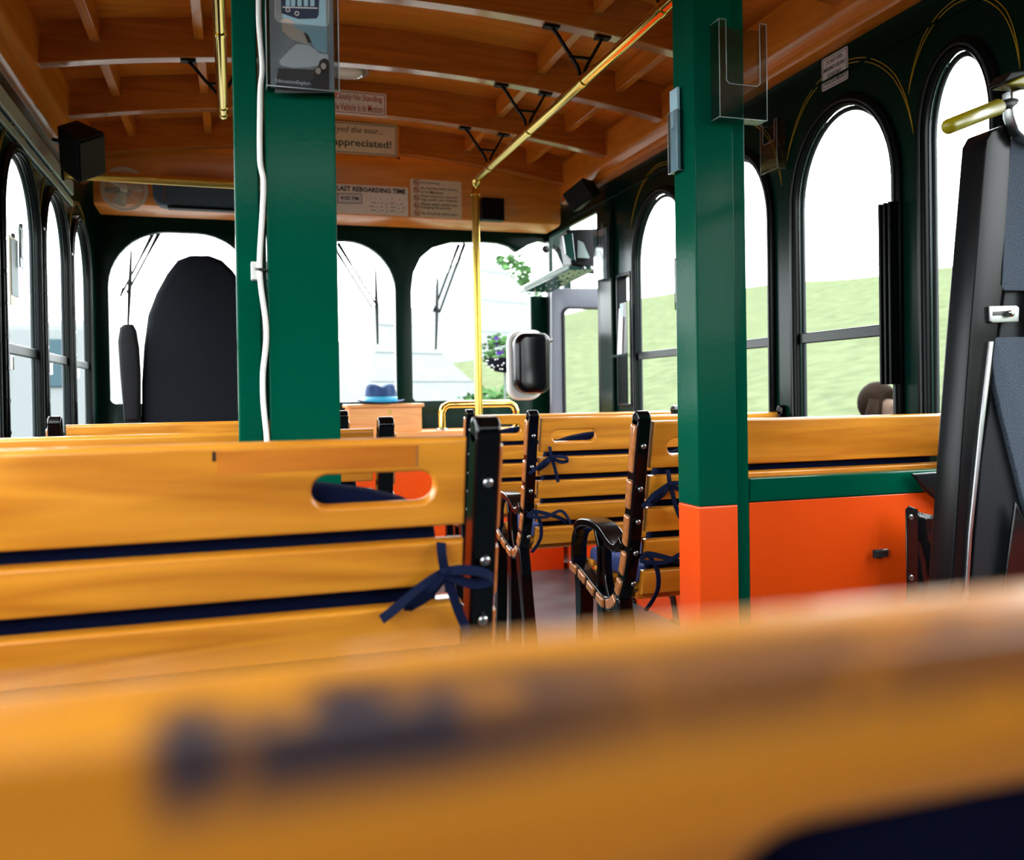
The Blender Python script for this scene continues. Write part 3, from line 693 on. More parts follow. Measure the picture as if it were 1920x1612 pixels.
obj('trim_edge', boxb(B(), (a.x-vb.location.x+.06, -.05, b_.z-a.z-.012), (b_.x-vb.location.x, .0, b_.z-a.z-.001)), M['blackmat'], vb, bevel=.003)
obj('seam', boxb(B(), (a.x-vb.location.x+.048, -.0475, b_.z-a.z+.02), (a.x-vb.location.x+.051, -.044, .01)), M['chrome'], vb)
def speaker(px, py, Y, sz, R, lab, arm):
    c = at(px, py, Y=Y); t = thing('wall_speaker', lab, 'speaker', c)
    bm = B(); w2, d2, h2 = [v/2 for v in sz]
    vs = [bm.verts.new(v) for v in ((-w2, -d2, -h2), (w2, -d2, -h2), (w2*.7, d2, -h2), (-w2*.7, d2, -h2), (-w2, -d2, h2), (w2, -d2, h2), (w2*.7, d2, h2), (-w2*.7, d2, h2))]
    for f in ((0, 1, 2, 3), (4, 5, 6, 7), (0, 1, 5, 4), (1, 2, 6, 5), (2, 3, 7, 6), (3, 0, 4, 7)): bm.faces.new([vs[i] for i in f])
    o = obj('cabinet', bm, M['blackmat'], t, bevel=.004); o.rotation_euler = R
    o2 = obj('grille', boxb(B(), (-w2*.9, -d2-.006, -h2*.9), (w2*.9, -d2-.0005, h2*.9)), M['blackmat'], t, bevel=.002); o2.rotation_euler = R
    obj('bracket', sweep(B(), [(0, 0, 0), (arm[0]*.6, 0, arm[2]*.9), arm], (0, 1, 0), .03, .012), M['black'], t)
    return t
speaker(150, 283, 3.35, (.115, .11, .16), (math.radians(35), math.radians(-28), math.radians(40)), 'black wedge speaker tilted under the left cornice', (-.085, 0, .03))
speaker(1092, 366, 3.80, (.10, .10, .13), (math.radians(20), math.radians(60), math.radians(-30)), 'black wedge speaker under the right cornice by the door', (.07, 0, .03))
sq = at(923, 393, Y=4.17)
ss = thing('flush_speaker', 'small square black speaker on the wooden bulkhead right of the pole', 'speaker', sq)
obj('cabinet', boxb(B(), (-.058, -.02, -.055), (.058, .035, .055)), M['blackmat'], ss, bevel=.004)
obj('grille', boxb(B(), (-.05, -.024, -.047), (.05, -.0205, .047)), M['liftdark'], ss, bevel=.002)
lt = at(648, 164, Y=3.42)
lt.z = zr(lt.x)+.13
dl = thing('dome_light', 'round chrome rimmed ceiling light above the no standing sign', 'ceiling light', lt)
obj('rim', lathe(B(), [(.095, -.001), (.098, -.012), (.09, -.026), (.078, -.028), (.072, -.020)], (0, 0, 0), 'Z', 40), M['chrome'], dl, auto=40)
obj('lens', lathe(B(), [(.071, -.021), (.06, -.034), (.035, -.041), (.001, -.043)], (0, 0, 0), 'Z', 40), M['fanw'], dl, smooth=True)

# ------------------------------------------------------------------ signs
def sign(name, label, cx, cy, Y, w, h, m, border=None, bm_=None):
    c = at(cx, cy, Y=Y); t = thing(name, label, 'sign', c)
    obj('board', plate(rrect(-w/2, w/2, -h/2, h/2, .006), [], .003, MY(0), .0006), m, t)
    if border: obj('border', plate(rrect(-w/2+.006, w/2-.006, -h/2+.006, h/2-.006, .005), [rrect(-w/2+.0085, w/2-.0085, -h/2+.0085, h/2-.0085, .004)], .0006, MY(-.0020)), border, t)
    return t
def px_w(p0, p1, py, Y): return at(p1, py, Y=Y).x-at(p0, py, Y=Y).x
Y4 = ribY[1]-.0265
w4 = px_w(604, 725, 195, Y4); t = sign('no_standing_sign', 'white sign with red letters about standing, on a ceiling rib', 664.5, 193, Y4, w4, .096, M['signw'], M['red'])
text(t, 'Absolutely No Standing', 0, .019, w4*.86, .030, M['red'], -.0024, .008); text(t, 'While Vehicle Is In Motion', 0, -.019, w4*.88, .030, M['red'], -.0024, .008)
Y5 = ribY[0]-.0265
w5 = px_w(470, 748, 258, Y5); t = sign('tip_sign', 'cream framed sign ending appreciated! on the front rib', 609, 255, Y5, w5, .147, M['signc'], M['inkg'])
text(t, 'If you enjoyed the tour...', .080, .035, w5*.56, .036, M['inkg'], -.0024, 0, .25); text(t, 'gratuities are appreciated!', .018, -.025, w5*.86, .045, M['inkg'], -.0024, .012)
bm = B(); box(bm, (w5/2+.006, 0, 0), (.011, .008, .168)); box(bm, (0, 0, -.079), (w5+.02, .008, .010)); box(bm, (-w5/2-.006, 0, 0), (.011, .008, .168))
obj('wooden_frame', bm, M['riby'], t)
YBk = 4.203
w6 = px_w(628, 766, 376, YBk); t = sign('reboarding_sign', 'white LAST REBOARDING TIME notice on the front bulkhead', 697, 375, YBk, w6, .137, M['signw'])
text(t, 'LAST REBOARDING TIME', 0, .048, w6*.93, .024, M['ink'], -.0024, .035)
obj('card_outline', box(B(), (-.105, -.003, .002), (.114, .004, .046), Matrix.Rotation(math.radians(-2), 3, 'Y')), M['p6'], t)
obj('time_card', box(B(), (-.105, -.004, .002), (.108, .004, .040), Matrix.Rotation(math.radians(-2), 3, 'Y')), M['p4'], t)
text(t, '4:00 PM', -.105, .002, .085, .020, M['ink'], -.0065, .015)
for k, (s, ww, zz) in enumerate((('After   Tour   Every   Day', .165, .010), ('This is the last time to', .15, -.014), ('be picked up at a stop', .175, -.032), ('back to the first stop on route', .155, -.050))):
    text(t, '. . .  . :  . .' if k == 0 else ' -- . - .. -- . .-', .075, zz, ww, .008, M['p6'], -.0024, .02)
w7 = px_w(770, 866, 376, YBk); t = sign('rules_sign', 'beige rules notice with five red prohibition circles', 818, 373, YBk, w7, .182, M['signc'])
for k, (z, s) in enumerate(((.074, 'No Smoking'), (.039, 'No Standing While Vehicle\nis in Motion'), (.001, 'Please keep your arms and\nlegs inside the Vehicle'), (-.036, 'Please watch out for low\nhanging Branches'), (-.074, 'No Alcoholic Beverages'))):
    x = -w7/2+.030
    bm = tube(B(), [(x+.013*math.cos(2*PI*i/20), -.0026, z+.013*math.sin(2*PI*i/20)) for i in range(20)], .0016, 6, closed=True); tube(bm, [(x-.009, -.0026, z+.009), (x+.009, -.0026, z-.009)], .0014, 6)
    tube(bm, [(x-.007, -.0022, z-.002), (x+.006, -.0022, z-.001)], .0022, 6)
    obj('prohibition_symbol', bm, M['red'], t)
    for j, q in enumerate(s.split('\n')):
        zz = z if '\n' not in s else z+.0085-.017*j
        wl_ = min(.0092*len(q), w7-.075); text(t, q, -w7/2+.052+wl_/2, zz, wl_, .013, M['ink'], -.0024, .012)
# emergency sticker on the right wall
c = at(1565, 130, X=XR-.003)
t = thing('emergency_sticker', 'white DO NOT OPEN sticker on the green right wall', 'sticker', c, -PI/2)
ey = abs(at(1590, 118, X=XR).y-at(1541, 140, X=XR).y); eh = .092
obj('backing', plate(rrect(-ey/2, ey/2, -eh/2, eh/2, .006), [], .0015, MY(0)), M['white'], t)
obj('border', plate(rrect(-ey/2+.004, ey/2-.004, -eh/2+.004, eh/2-.004, .004), [rrect(-ey/2+.0055, ey/2-.0055, -eh/2+.0055, eh/2-.0055, .003)], .0005, MY(-.0011)), M['ink'], t)
for s, z, ww in (('DO NOT OPEN', .029, .60), ('EMERGENCY USE ONLY', .010, .86), ('IN THE EVENT', -.010, .50), ('OF AN ACTUAL EMERGENCY', -.029, .86)): text(t, s, 0, z, ey*ww, .0115, M['ink'], -.0012, .02)

# ------------------------------------------------------------------ brochure holders
def holder(label, loc, rz, w, h, d, low, name='brochure_holder', bare=True, grp=None):
    t = thing(name, label, 'brochure holder', loc, rz, grp); e = .0012
    bm = B(); boxb(bm, (-w/2, 0, 0), (w/2, e, h)); boxb(bm, (-w/2, -d, 0), (-w/2+e, 0, h)); boxb(bm, (w/2-e, -d, 0), (w/2, 0, h)); boxb(bm, (-w/2, -d, 0), (w/2, 0, e))
    obj('shell', bm, M['acryl'], t)
    f = [(-w/2, 0), (w/2, 0), (w/2, h), (w/2-.014, h), (w/2-.014, low+.006), (w/2-.020, low), (-w/2+.020, low), (-w/2+.014, low+.006), (-w/2+.014, h), (-w/2, h)]
    obj('front_lip', plate(f, [], .0014, MY(-d)), M['acryl'], t)
    bm = B()
    for a, b in zip(f, f[1:]+f[:1]): tube(bm, [(a[0], -d, a[1]), (b[0], -d, b[1])], .0008, 5)
    tube(bm, [(-w/2, -d, .001), (-w/2, 0, .001)], .0008, 5); tube(bm, [(w/2, -d, .001), (w/2, 0, .001)], .0008, 5); tube(bm, [(-w/2, 0, h), (-w/2, -d, h)], .0008, 5)
    obj('rim', bm, M['acryle'], t, smooth=True)
    return t
hz = at(1380, 232, Y=1.447)
holder('empty clear acrylic holder on the front of the right post', (at(1380, 232, Y=1.447).x-.002, 1.447, hz.z), 0, .099, .178, .030, .062)
# full holder with travel brochure on the left post
hz = at(567, 176, Y=1.447)
t = holder('clear acrylic holder with brochures on the left post', (hz.x, 1.447, hz.z), 0, .111, .27, .026, .10)
br = thing('travel_brochure', 'grey and blue travel brochure with a tram, in the left post holder', 'brochure', (hz.x, 1.447-.015, hz.z+.003))
BW = .098
k_ = BW/ (at(618, 100, Y=1.43).x-at(512, 100, Y=1.43).x)
def bp(px, py): p = at(px, py, Y=1.425); return (p.x-hz.x, p.z-hz.z-.003)
obj('cover', boxb(B(), (-BW/2, -.001, 0), (BW/2, .008, .262)), M['p1'], br)
def flat(name, pts, m, lay): return obj(name, plate([bp(*p) for p in pts], [], .0004, MY(-.0012-.0004*lay)), m, br)
flat('sky_print', [(530, -60), (612, -60), (612, 70), (600, 95), (560, 55), (530, 30)], M['p2'], 0)
flat('lower_print', [(522, 125), (618, 130), (618, 172), (515, 172)], M['p6'], 0)
flat('paper_curl_print', [(528, 34), (540, 32), (553, 40), (552, 48), (572, 58), (584, 72), (582, 80), (570, 79), (545, 70), (530, 55)], M['p3'], 1)
flat('paper_curl_print', [(556, 80), (580, 82), (600, 98), (616, 100), (617, 118), (602, 120), (580, 124), (550, 125), (527, 120), (524, 112), (540, 95)], M['p4'], 1)
flat('shade_print', [(570, 58), (577, 62), (585, 78), (578, 78)], M['p6'], 2)
flat('building_print', [(588, 66), (614, 42), (614, 98), (590, 90)], M['p2'], 1)
flat('couple_print', [(584, 165), (582, 150), (590, 142), (589, 128), (597, 122), (600, 112), (608, 107), (616, 110), (618, 120), (617, 168)], M['ink'], 2)
for x, y in ((597, 131), (607, 122)): obj('face_print', plate([(bp(x, y)[0]+.0042*math.cos(i), bp(x, y)[1]+.0052*math.sin(i)) for i in [k*PI/6 for k in range(12)]], [], .0004, MY(-.0026)), M['p3'], br)
flat('tram_print', [(526, -30), (600, -30), (598, 26), (594, 32), (560, 33), (545, 28), (528, 22)], M['p5'], 1)
for x in (536, 546, 558, 570, 582): flat('tram_window_print', [(x, -4), (x+8, -4), (x+8, 9), (x, 9)], M['p2'], 2)
flat('tram_stripe_print', [(530, 10), (596, 12), (596, 14), (530, 12)], M['p4'], 3)
for x, y in ((557, 23), (540, 16)): obj('wheel_print', tube(B(), [(bp(x, y)[0]+.003*math.cos(i), -.0026, bp(x, y)[1]+.003*math.sin(i)) for i in [k*PI/6 for k in range(12)]], .0007, 5, closed=True), M['p4'], br)
b0 = bp(566, 154); text(br, 'EdmontonExplorer.Travel', b0[0], b0[1], .080, .0075, M['p4'], -.0020, .01)
# holder seen edge-on on the aisle side of the right post
hs = at(1276, 320, X=.812)
holder('clear holder seen edge-on, on the aisle side of the right post', (.8155, 1.508, hs.z), -PI/2, .036, .115, .012, .08)
bb = thing('leaflet_stack', 'stack of leaflets in the edge-on holder at the right post', 'leaflets', (.8095, 1.508, hs.z+.003), -PI/2)
obj('sheets', boxb(B(), (-.015, -.003, 0), (.015, .003, .155)), M['p2'], bb, bevel=.001)
hw = at(1457, 323, X=XR-.002)
holder('small smoky clear holder on the right wall between arched windows', (XR-.002, hw.y, hw.z), -PI/2, .09, .155, .03, .09)
# holder and papers near the door
hw = at(1158, 520, X=XR-.003)
holder('tall clear holder on the right wall above the hanging leaflets', (XR-.003, 3.72, hw.z), -PI/2, .11, .25, .05, .22)
q = thing('leaflet_stack', 'grey and black papers in the tall holder near the door', 'leaflets', (XR-.02, 3.72, hw.z+.004), -PI/2)
obj('sheets', boxb(B(), (-.045, -.012, 0), (.045, .003, .23)), M['p1'], q, bevel=.001)
obj('dark_print', boxb(B(), (-.03, -.0135, .09), (.03, -.0125, .20)), M['ink'], q)
hw = at(1171, 664, X=XR-.03)
q = thing('hanging_leaflets', 'fan of pale leaflets hanging by the narrow window', 'leaflets', (XR-.035, hw.y, hw.z), -PI/2)
for i, (x0_, x1_, xt, hgt, mm) in enumerate(((-.055, .0, -.02, .20, M['p4']), (-.01, .035, .0, .22, M['p2']), (.015, .065, .04, .22, M['ink']), (.0, .02, .01, .16, M['p4']))):
    obj('leaflet', plate([(x0_, 0), (x1_, .003), (xt+.025, hgt), (xt-.01, hgt)], [], .002, MY(-.004*i-.004)), mm, q)
obj('tray', boxb(B(), (-.06, -.03, -.012), (.07, .034, -.001)), M['acryl'], q)
# cards hanging in windows
def card(px, py, X, w, h, lab, mats, rz):
    c = at(px, py, X=X); t = thing('hanging_card', lab, 'card', c, rz)
    obj('card_face', boxb(B(), (-w/2, -.002, -h/2), (w/2, .002, h/2)), mats[0], t)
    obj('picture', boxb(B(), (-w/2+.008, -.0035, -h/2+.03), (w/2-.008, -.0025, h/2-.008)), mats[1], t)
    obj('clip', boxb(B(), (-.008, -.004, h/2), (.008, .004, h/2+.012)), M['blackmat'], t)
card(1283, 528, XR-.012, .15, .20, 'dark picture card hanging at the window left of the right post', (M['leaf'], M['ink']), -PI/2)
card(26, 510, XL+.012, .10, .20, 'pale green card hanging at the far left window', (M['signc'], M['p2']), PI/2)
card(40, 465, XL+.020, .05, .12, 'dark green card hanging above the pale card at the left window', (M['inkg'], M['inkg']), PI/2)

# ------------------------------------------------------------------ cable on the left post
cab = [(485, -90), (485, 0), (486, 50), (492, 125), (489, 160), (487.5, 200), (487.5, 300), (494, 338), (492, 400), (487, 485), (489, 535), (498, 600), (499, 643), (493, 700), (494, 757), (501, 832), (500, 900)]
cp = [at(x, y, Y=1.449) for x, y in cab]
t = thing('power_cable', 'white cable hanging down the left green post', 'cable', (cp[0].x, 1.449, 0))
obj('cord', tube(B(), [p-Vector(t.location) for p in catmull([tuple(p) for p in cp], 4)], .0042, 10), M['cable'], t, smooth=True)
c = at(488, 510, Y=1.47)
t = thing('cable_clip', 'square white adhesive clip holding the cable', 'clip', (c.x, 1.4565, c.z))
obj('pad', boxb(B(), (-.0145, -.003, -.0145), (.0145, .018, .0145)), M['white'], t, bevel=.002)
obj('tie', tube(B(), [(-.007, -.006, .002), (-.003, -.0125, .001), (.006, -.0115, 0), (.009, -.004, 0)], .0024, 8), M['ink'], t, smooth=True)

# ------------------------------------------------------------------ entrance door, mirror, overhead door gear
t = struct('door_1', plate([((q := at(*p, Y=4.40)).x, q.z) for p in ((1033, 541), (1150, 541), (1150, 1040), (1033, 1040))],
     [[(x, z) for x, z in rrect(at(1059, 700, Y=4.4).x, at(1140, 700, Y=4.4).x, at(1100, 860, Y=4.4).z, at(1100, 579, Y=4.4).z, .035)]], .035, MY(4.40), .004), M['doorgrey'], 'grey folding entrance door leaf with rounded window, by the right front corner', 'door', auto=40)
obj('window_seal', plate(rrect(at(1055, 700, Y=4.38).x, at(1143, 700, Y=4.38).x, .58, at(1100, 575, Y=4.38).z, .04), [rrect(at(1060, 700, Y=4.38).x, at(1138, 700, Y=4.38).x, .6, at(1100, 580, Y=4.38).z, .035)], .012, MY(4.38), .003), M['blackmat'], t, auto=40)
obj('pane', boxb(B(), (at(1059, 700, Y=4.4).x, 4.40, .58), (at(1140, 700, Y=4.4).x, 4.403, at(1100, 579, Y=4.4).z)), M['glass'], t)
struct('trim_6', boxb(boxb(B(), (XR-.01, 3.80, 0), (XR+.06, 3.84, 1.78)), (XR-.012, 4.50, 0), (XR+.055, 4.545, 1.5)), M['frame'], 'black door frame edges at the entrance', 'trim', bevel=.004)
struct('trim_8', boxb(B(), (XR, 3.84, 0), (XR+.012, 4.5, .55)), M['orange'], 'orange kick panel across the foot of the entrance', 'trim')
struct('trim_7', boxb(B(), (XR-.016, 3.66, .30), (XR-.0, 3.80, 1.78)), M['wallgreen'], 'dark green pillar beside the entrance', 'trim', bevel=.008)
def P(px, py, Y): return at(px, py, Y=Y)
# overhead sloping door-gear cover
t = thing('door_gear_cover', 'sloping teal cover with punched holes over the entrance', 'cover', P(1045, 520, 4.2))
L0 = t.location.copy()
bm = B()
def quadbox(bm, pts4, dv):
    a = [bm.verts.new(p-L0) for p in pts4]; b = [bm.verts.new(p-L0+Vector(dv)) for p in pts4]
    bm.faces.new(a); bm.faces.new(b[::-1])
    for i in range(4): bm.faces.new((a[i], a[(i+1) % 4], b[(i+1) % 4], b[i]))
quadbox(bm, [P(982, 536, 4.25), P(1066, 494, 3.95), P(1068, 505, 3.95), P(985, 546, 4.25)], (.0, .10, 0))
obj('front_edge', bm, M['alu'], t, bevel=.006)
bm = B(); quadbox(bm, [P(985, 546, 4.25), P(1068, 506, 3.95), P(1118, 505, 3.95), P(1030, 549, 4.25)], (0, .0, .012)); obj('underside', bm, M['teal'], t)
bm = B()
for i in range(16):
    u = (i % 8)/8+.06; v = .3+.4*(i//8)
    p = P(985, 546, 4.25).lerp(P(1068, 506, 3.95), u).lerp(P(1030, 549, 4.25).lerp(P(1118, 505, 3.95), u), v)
    ball(bm, p-L0-Vector((0, .004, .002)), .0055, (1, 1, .6), 2)
obj('rivets', bm, M['chrome'], t)
t = thing('door_motor_housing', 'black and teal boxy housing above the entrance door', 'housing', P(1095, 470, 4.0)); L0 = t.location.copy()
bm = B(); quadbox(bm, [P(1062, 430, 3.95), P(1130, 428, 3.95), P(1140, 508, 3.95), P(1072, 497, 3.95)], (.02, .16, .0)); obj('body', bm, M['blackmat'], t, bevel=.008)
bm = B(); quadbox(bm, [P(1056, 440, 3.93), P(1074, 436, 3.93), P(1080, 490, 3.93), P(1062, 478, 3.93)], (0, .02, 0)); obj('indicator_lens', bm, M['teal'], t, bevel=.004)
bm = B(); quadbox(bm, [P(1084, 450, 3.93), P(1094, 455, 3.93), P(1106, 484, 3.93), P(1083, 483, 3.93)], (0, .01, 0)); obj('sticker', bm, M['alu'], t)
for p in ((1094, 503), (1108, 503)): obj('bolt', lathe(B(), [(.011, .0), (.010, -.006), (.004, -.007)], P(*p, 3.945)-L0, 'Y', 14), M['steel'], t)
# pair of round mirror backs on one stalk
c = P(1023, 467, 4.48); t = thing('outside_mirror', 'two small round black mirrors on a thin stalk beside the door housing', 'mirror', c)
e = P(1048, 466, 4.40)-c; e2 = P(1072, 466, 4.15)-c
obj('mirror_head', ball(B(), (0, 0, 0), .021, (1, .4, 1)), M['blackmat'], t, smooth=True)
obj('mirror_head', ball(B(), e, .016, (.75, .4, 1)), M['blackmat'], t, smooth=True)
obj('stalk', tube(B(), [(0, 0, 0), e, e2], .0018, 8), M['steel'], t)
# big mirror / heater housing by the door
c = P(992, 680, 4.2)
t = thing('mirror_housing', 'large rounded black mirror housing with white rim by the door', 'mirror', c)
x0, x1, z0, z1 = P(962, 680, 4.2).x-c.x, P(1028, 680, 4.2).x-c.x, P(990, 738, 4.2).z-c.z, P(990, 624, 4.2).z-c.z
obj('dark_body', plate(rrect(x0, x1, z0, z1, [.05, .035, .06, .07]), [], .09, MY(0), .03, 5), M['teal'] if False else M['black'], t, auto=60)
obj('white_rim', plate(rrect(x0-.014, x1-.01, z0-.032, z1+.018, [.08, .05, .07, .06]), [], .05, MY(.055), .02, 4), M['white'], t, auto=60)['label'] = 'white shell behind the dark body'
obj('arm', tube(B(), [(x1-.02, .02, .1), (x1+.04, .06, .12)], .012, 12), M['black'], t)

# ------------------------------------------------------------------ wheelchair lift at the right
YL = 1.12
t = thing('wheelchair_lift', 'folded grey wheelchair lift platform at the right edge', 'wheelchair lift', P(1860, 1000, YL)); L0 = t.location.copy(); 
def pl(name, pts, Y, th, m, bev=.002, lab=None):
    o = plate([((q := at(*p, Y=Y)).x-L0.x, q.z-L0.z) for p in pts], [], th, MY(Y-L0.y+th/2), bev, 3)
    o = obj(name, o, m, t, auto=45)
    if lab: o['label'] = lab
    return o
pl('side_beam', [(1846, 285), (1848, 262), (1858, 244), (1900, 228), (1896, 300), (1882, 540), (1862, 700), (1838, 860), (1815, 1130), (1810, 1400), (1770, 1400), (1782, 1130), (1800, 860), (1818, 620), (1834, 430)], YL, .05, M['liftdark'], .004)
pl('platform_plate', [(1893, 260), (2060, 200), (2060, 1400), (1806, 1400), (1818, 1130), (1840, 860), (1866, 690), (1884, 540)], YL+.012, .03, M['liftgrey'], .003)
pl('edge_bar', [(1856, 640), (1864, 640), (1846, 800), (1824, 1000), (1816, 1130), (1812, 1400), (1806, 1400), (1810, 1130), (1818, 1000), (1838, 800)], YL-.006, .008, M['steel'], .002)
pl('grip_pad', [(1896, 262), (2040, 230), (2040, 545), (1884, 545), (1874, 535), (1876, 500), (1888, 380)], YL, .01, M['grit'], .002, 'upper speckled grip pad')
pl('grip_pad', [(1866, 632), (2040, 630), (2040, 1100), (1935, 1000), (1905, 880), (1880, 780), (1866, 720), (1861, 680), (1861, 640)], YL, .01, M['grit'], .002, 'lower speckled grip pad')
pl('black_cover', [(1935, 230), (2060, 190), (2060, 1400), (1862, 1400), (1880, 1130), (1905, 940), (1935, 1000)], YL-.006, .006, M['vinyl'])
pl('latch_plate', [(1856, 574), (1906, 573), (1911, 577), (1910, 603), (1862, 605), (1857, 602)], YL-.006, .006, M['steel'], .001, 'chrome latch plate')
pl('latch_slot', [(1862, 584), (1885, 582), (1886, 591), (1862, 592)], YL-.007, .002, M['ink'], .0005)
o = obj('latch_knob', lathe(B(), [(.006, 0), (.006, -.008), (.003, -.010)], P(1890, 588, YL-.006)-L0, 'Y', 16), M['chrome'], t, auto=40)
pl('top_bracket', [(1896, 170), (1925, 160), (1980, 160), (1980, 280), (1925, 262), (1908, 245), (1898, 215)], YL-.02, .02, M['steel'], .004, 'grey metal bracket at the lift top')
pl('yellow_cap', [(1886, 158), (1925, 138), (1980, 130), (1980, 165), (1915, 160)], YL-.03, .03, M['yellow'], .004)
pl('black_cap', [(1880, 155), (1896, 134), (1930, 130), (1980, 128), (1980, 140), (1925, 140)], YL-.032, .034, M['blackmat'], .003)
a = P(1779, 237, YL-.10)-L0; b_ = P(1870, 201, YL-.03)-L0; c_ = P(1905, 190, YL-.01)-L0
bm = tube(B(), [a+(a-b_).normalized()*.009, a+(a-b_).normalized()*.006, a, b_, b_+(b_-a).normalized()*.004], [.004, .009, .0115, .0125, .010], 20)
obj('yellow_handle', bm, M['yellow'], t, smooth=True)['label'] = 'yellow rubber grip handle'
obj('handle_rod', tube(B(), [b_, c_], .008, 12), M['blackmat'], t, smooth=True)
# black vinyl cover draped over the partition
t = thing('vinyl_bag', 'crumpled black vinyl cover riveted to the orange partition', 'cover', P(1740, 1000, 1.46)); L0 = t.location.copy()
bm = B(); cols = 18; rw = 14; G = []
for i in range(cols+1):
    col = []
    for j in range(rw+1):
        u, v = i/cols, j/rw
        top = at(1700+u*130, 952+u*5+10*math.sin(u*5), Y=1.44); bot = at(1700+u*130, 1130, Y=1.44)
        p = top.lerp(bot, v)
        ang = (u*95)/(v*60+22)
        p.y -= .004+.018*u+.016*abs(math.sin(ang*9))*min(1, u*6)
        col.append(bm.verts.new(p-L0))
    G.append(col)
for i in range(cols):
    for j in range(rw): bm.faces.new((G[i][j], G[i+1][j], G[i+1][j+1], G[i][j+1]))
o = obj('pleated_side', bm, M['vinyl'], t, smooth=True); q = o.modifiers.new('t', 'SOLIDIFY'); q.thickness = .002; q.offset = 1
pl('edge_strip', [(1699, 955), (1706, 948), (1722, 955), (1722, 1130), (1702, 1130)], 1.425, .004, M['vinyl'])
pl('top_flap', [(1712, 888), (1800, 882), (1830, 882), (1830, 970), (1795, 963), (1765, 945), (1735, 918)], 1.45, .010, M['vinyl'], .003)
for p in ((1707, 970), (1708, 1083)):
    o = obj('rivet', lathe(B(), [(.006, 0), (.006, -.002), (.004, -.0035), (.0035, -.0035), (.003, -.001), (.0005, -.001)], P(*p, 1.424)-L0, 'Y', 16), M['steel'], t, auto=40)
# black ribbed strip on the pillar of the right wall
a = at(1652, 385, X=XR-.02); b_ = at(1683, 720, X=XR-.02)
t = thing('shade_channel', 'black ribbed vertical channel beside the wide right window', 'channel', (XR-.02, (a.y+b_.y)/2, b_.z))
hh = a.z-b_.z; wy = abs(a.y-b_.y)
obj('backing', boxb(B(), (-.004, -wy/2, 0), (.016, wy/2, hh)), M['frame'], t)
bm = B()
for k in range(3): boxb(bm, (-.016, -wy/2+wy*k/3+.004, 0), (-.0045, -wy/2+wy*(k+1)/3-.006, hh))
obj('rib_strip', bm, M['frame'], t, bevel=.002)
# vertical ladder straps at the left windows
for k, yy in enumerate((2.76, 3.315, 3.86)):
    t = thing('window_latch_rail', 'black vertical latch rail with chrome stop beside %s' % ('the first left window', 'the second left window', 'the third left window')[k], 'latch rail', (XL+.012, yy, .80), 0, 'latch rails on the left wall')
    obj('rail', boxb(B(), (-.010, -.014, 0), (.006, .014, .70)), M['frame'], t, bevel=.002)
    bm = B(); boxb(bm, (.0065, -.003, 0), (.011, .003, .69)); [boxb(bm, (.007, -.010, .02+.09*j), (.012, .010, .03+.09*j)) for j in range(7)]; obj('inner_track', bm, M['frame'], t)
    obj('stop', boxb(B(), (.0145, -.008, .20), (.022, .008, .24)), M['chrome'], t, bevel=.002)

# ------------------------------------------------------------------ wipers outside the windshield
def wiper(label, Y, arms, blade):
    t = thing('windshield_wiper', label, 'wiper', at(*blade[1], Y=Y), 0, 'hanging windshield wipers'); L0 = t.location.copy()
    q = lambda p, dy=0: at(*p, Y=Y)-L0+Vector((0, dy, 0))
    for a, b in arms: obj('arm', tube(B(), [q(a, .01), q(((a[0]*.62+b[0]*.38), (a[1]*.62+b[1]*.38)), .01), q(b, 0)], [.010, .005, .005], 8), M['blackmat'], t)
    bl = obj('blade', tube(B(), [q(blade[0]), q(blade[1]), q(blade[2])], [.005, .010, .006], 8), M['ink'], t)
    obj('linkage', tube(B(), [q(arms[0][1]), q((arms[0][1][0]*.5+arms[1][1][0]*.5, arms[0][1][1]-16)), q(arms[1][1]), q(arms[0][1])], .0035, 6), M['blackmat'], t)
wiper('wiper on the left windshield pane beside the driver seat', YF+.09, [((299, 434), (239, 548)), ((287, 436), (225, 556))], [(246, 470), (243, 540), (240, 612)])
wiper('wiper on the middle windshield pane above the hat', YF+.09, [((634, 455), (706, 572)), ((622, 455), (697, 576))], [(704, 504), (706, 570), (708, 645)])
wiper('wiper on the right windshield pane left of the brass pole', YF+.09, [((872, 456), (824, 585)), ((861, 458), (813, 584))], [(820, 514), (819, 580), (817, 655)])

# ------------------------------------------------------------------ outdoors
ZG = -.75
bm = B(); NX, NY = 60, 50; G = []
def terr(x, y):
    h = max(0, x-3.2)*.24; h = min(h, 4.6)
    if y > 8: h += min(2.6, max(0, y-9)*.07)*max(0, min(1, (x+.5)/4))
    return ZG + h + .05*math.sin(x*1.3+y*.7)*min(1, h)
for i in range(NX+1):
    G.append([bm.verts.new(((x := 2.2+i*.75), (y := -20+j*1.6), terr(x, y))) for j in range(NY+1)])
for i in range(NX):
    for j in range(NY): bm.faces.new((G[i][j], G[i+1][j], G[i+1][j+1], G[i][j+1]))
o = obj('grass_slope', bm, M['grass'], smooth=True); tag(o, 'green grass bank rising beyond the right hand windows', 'grass', kind='structure')
o = obj('pavement', boxb(B(), (-60, -60, ZG-.1), (60, 90, ZG-.02)), M['pave']); o['kind'] = 'structure'; o['label'] = 'pale ground around the coach'; o['category'] = 'ground'
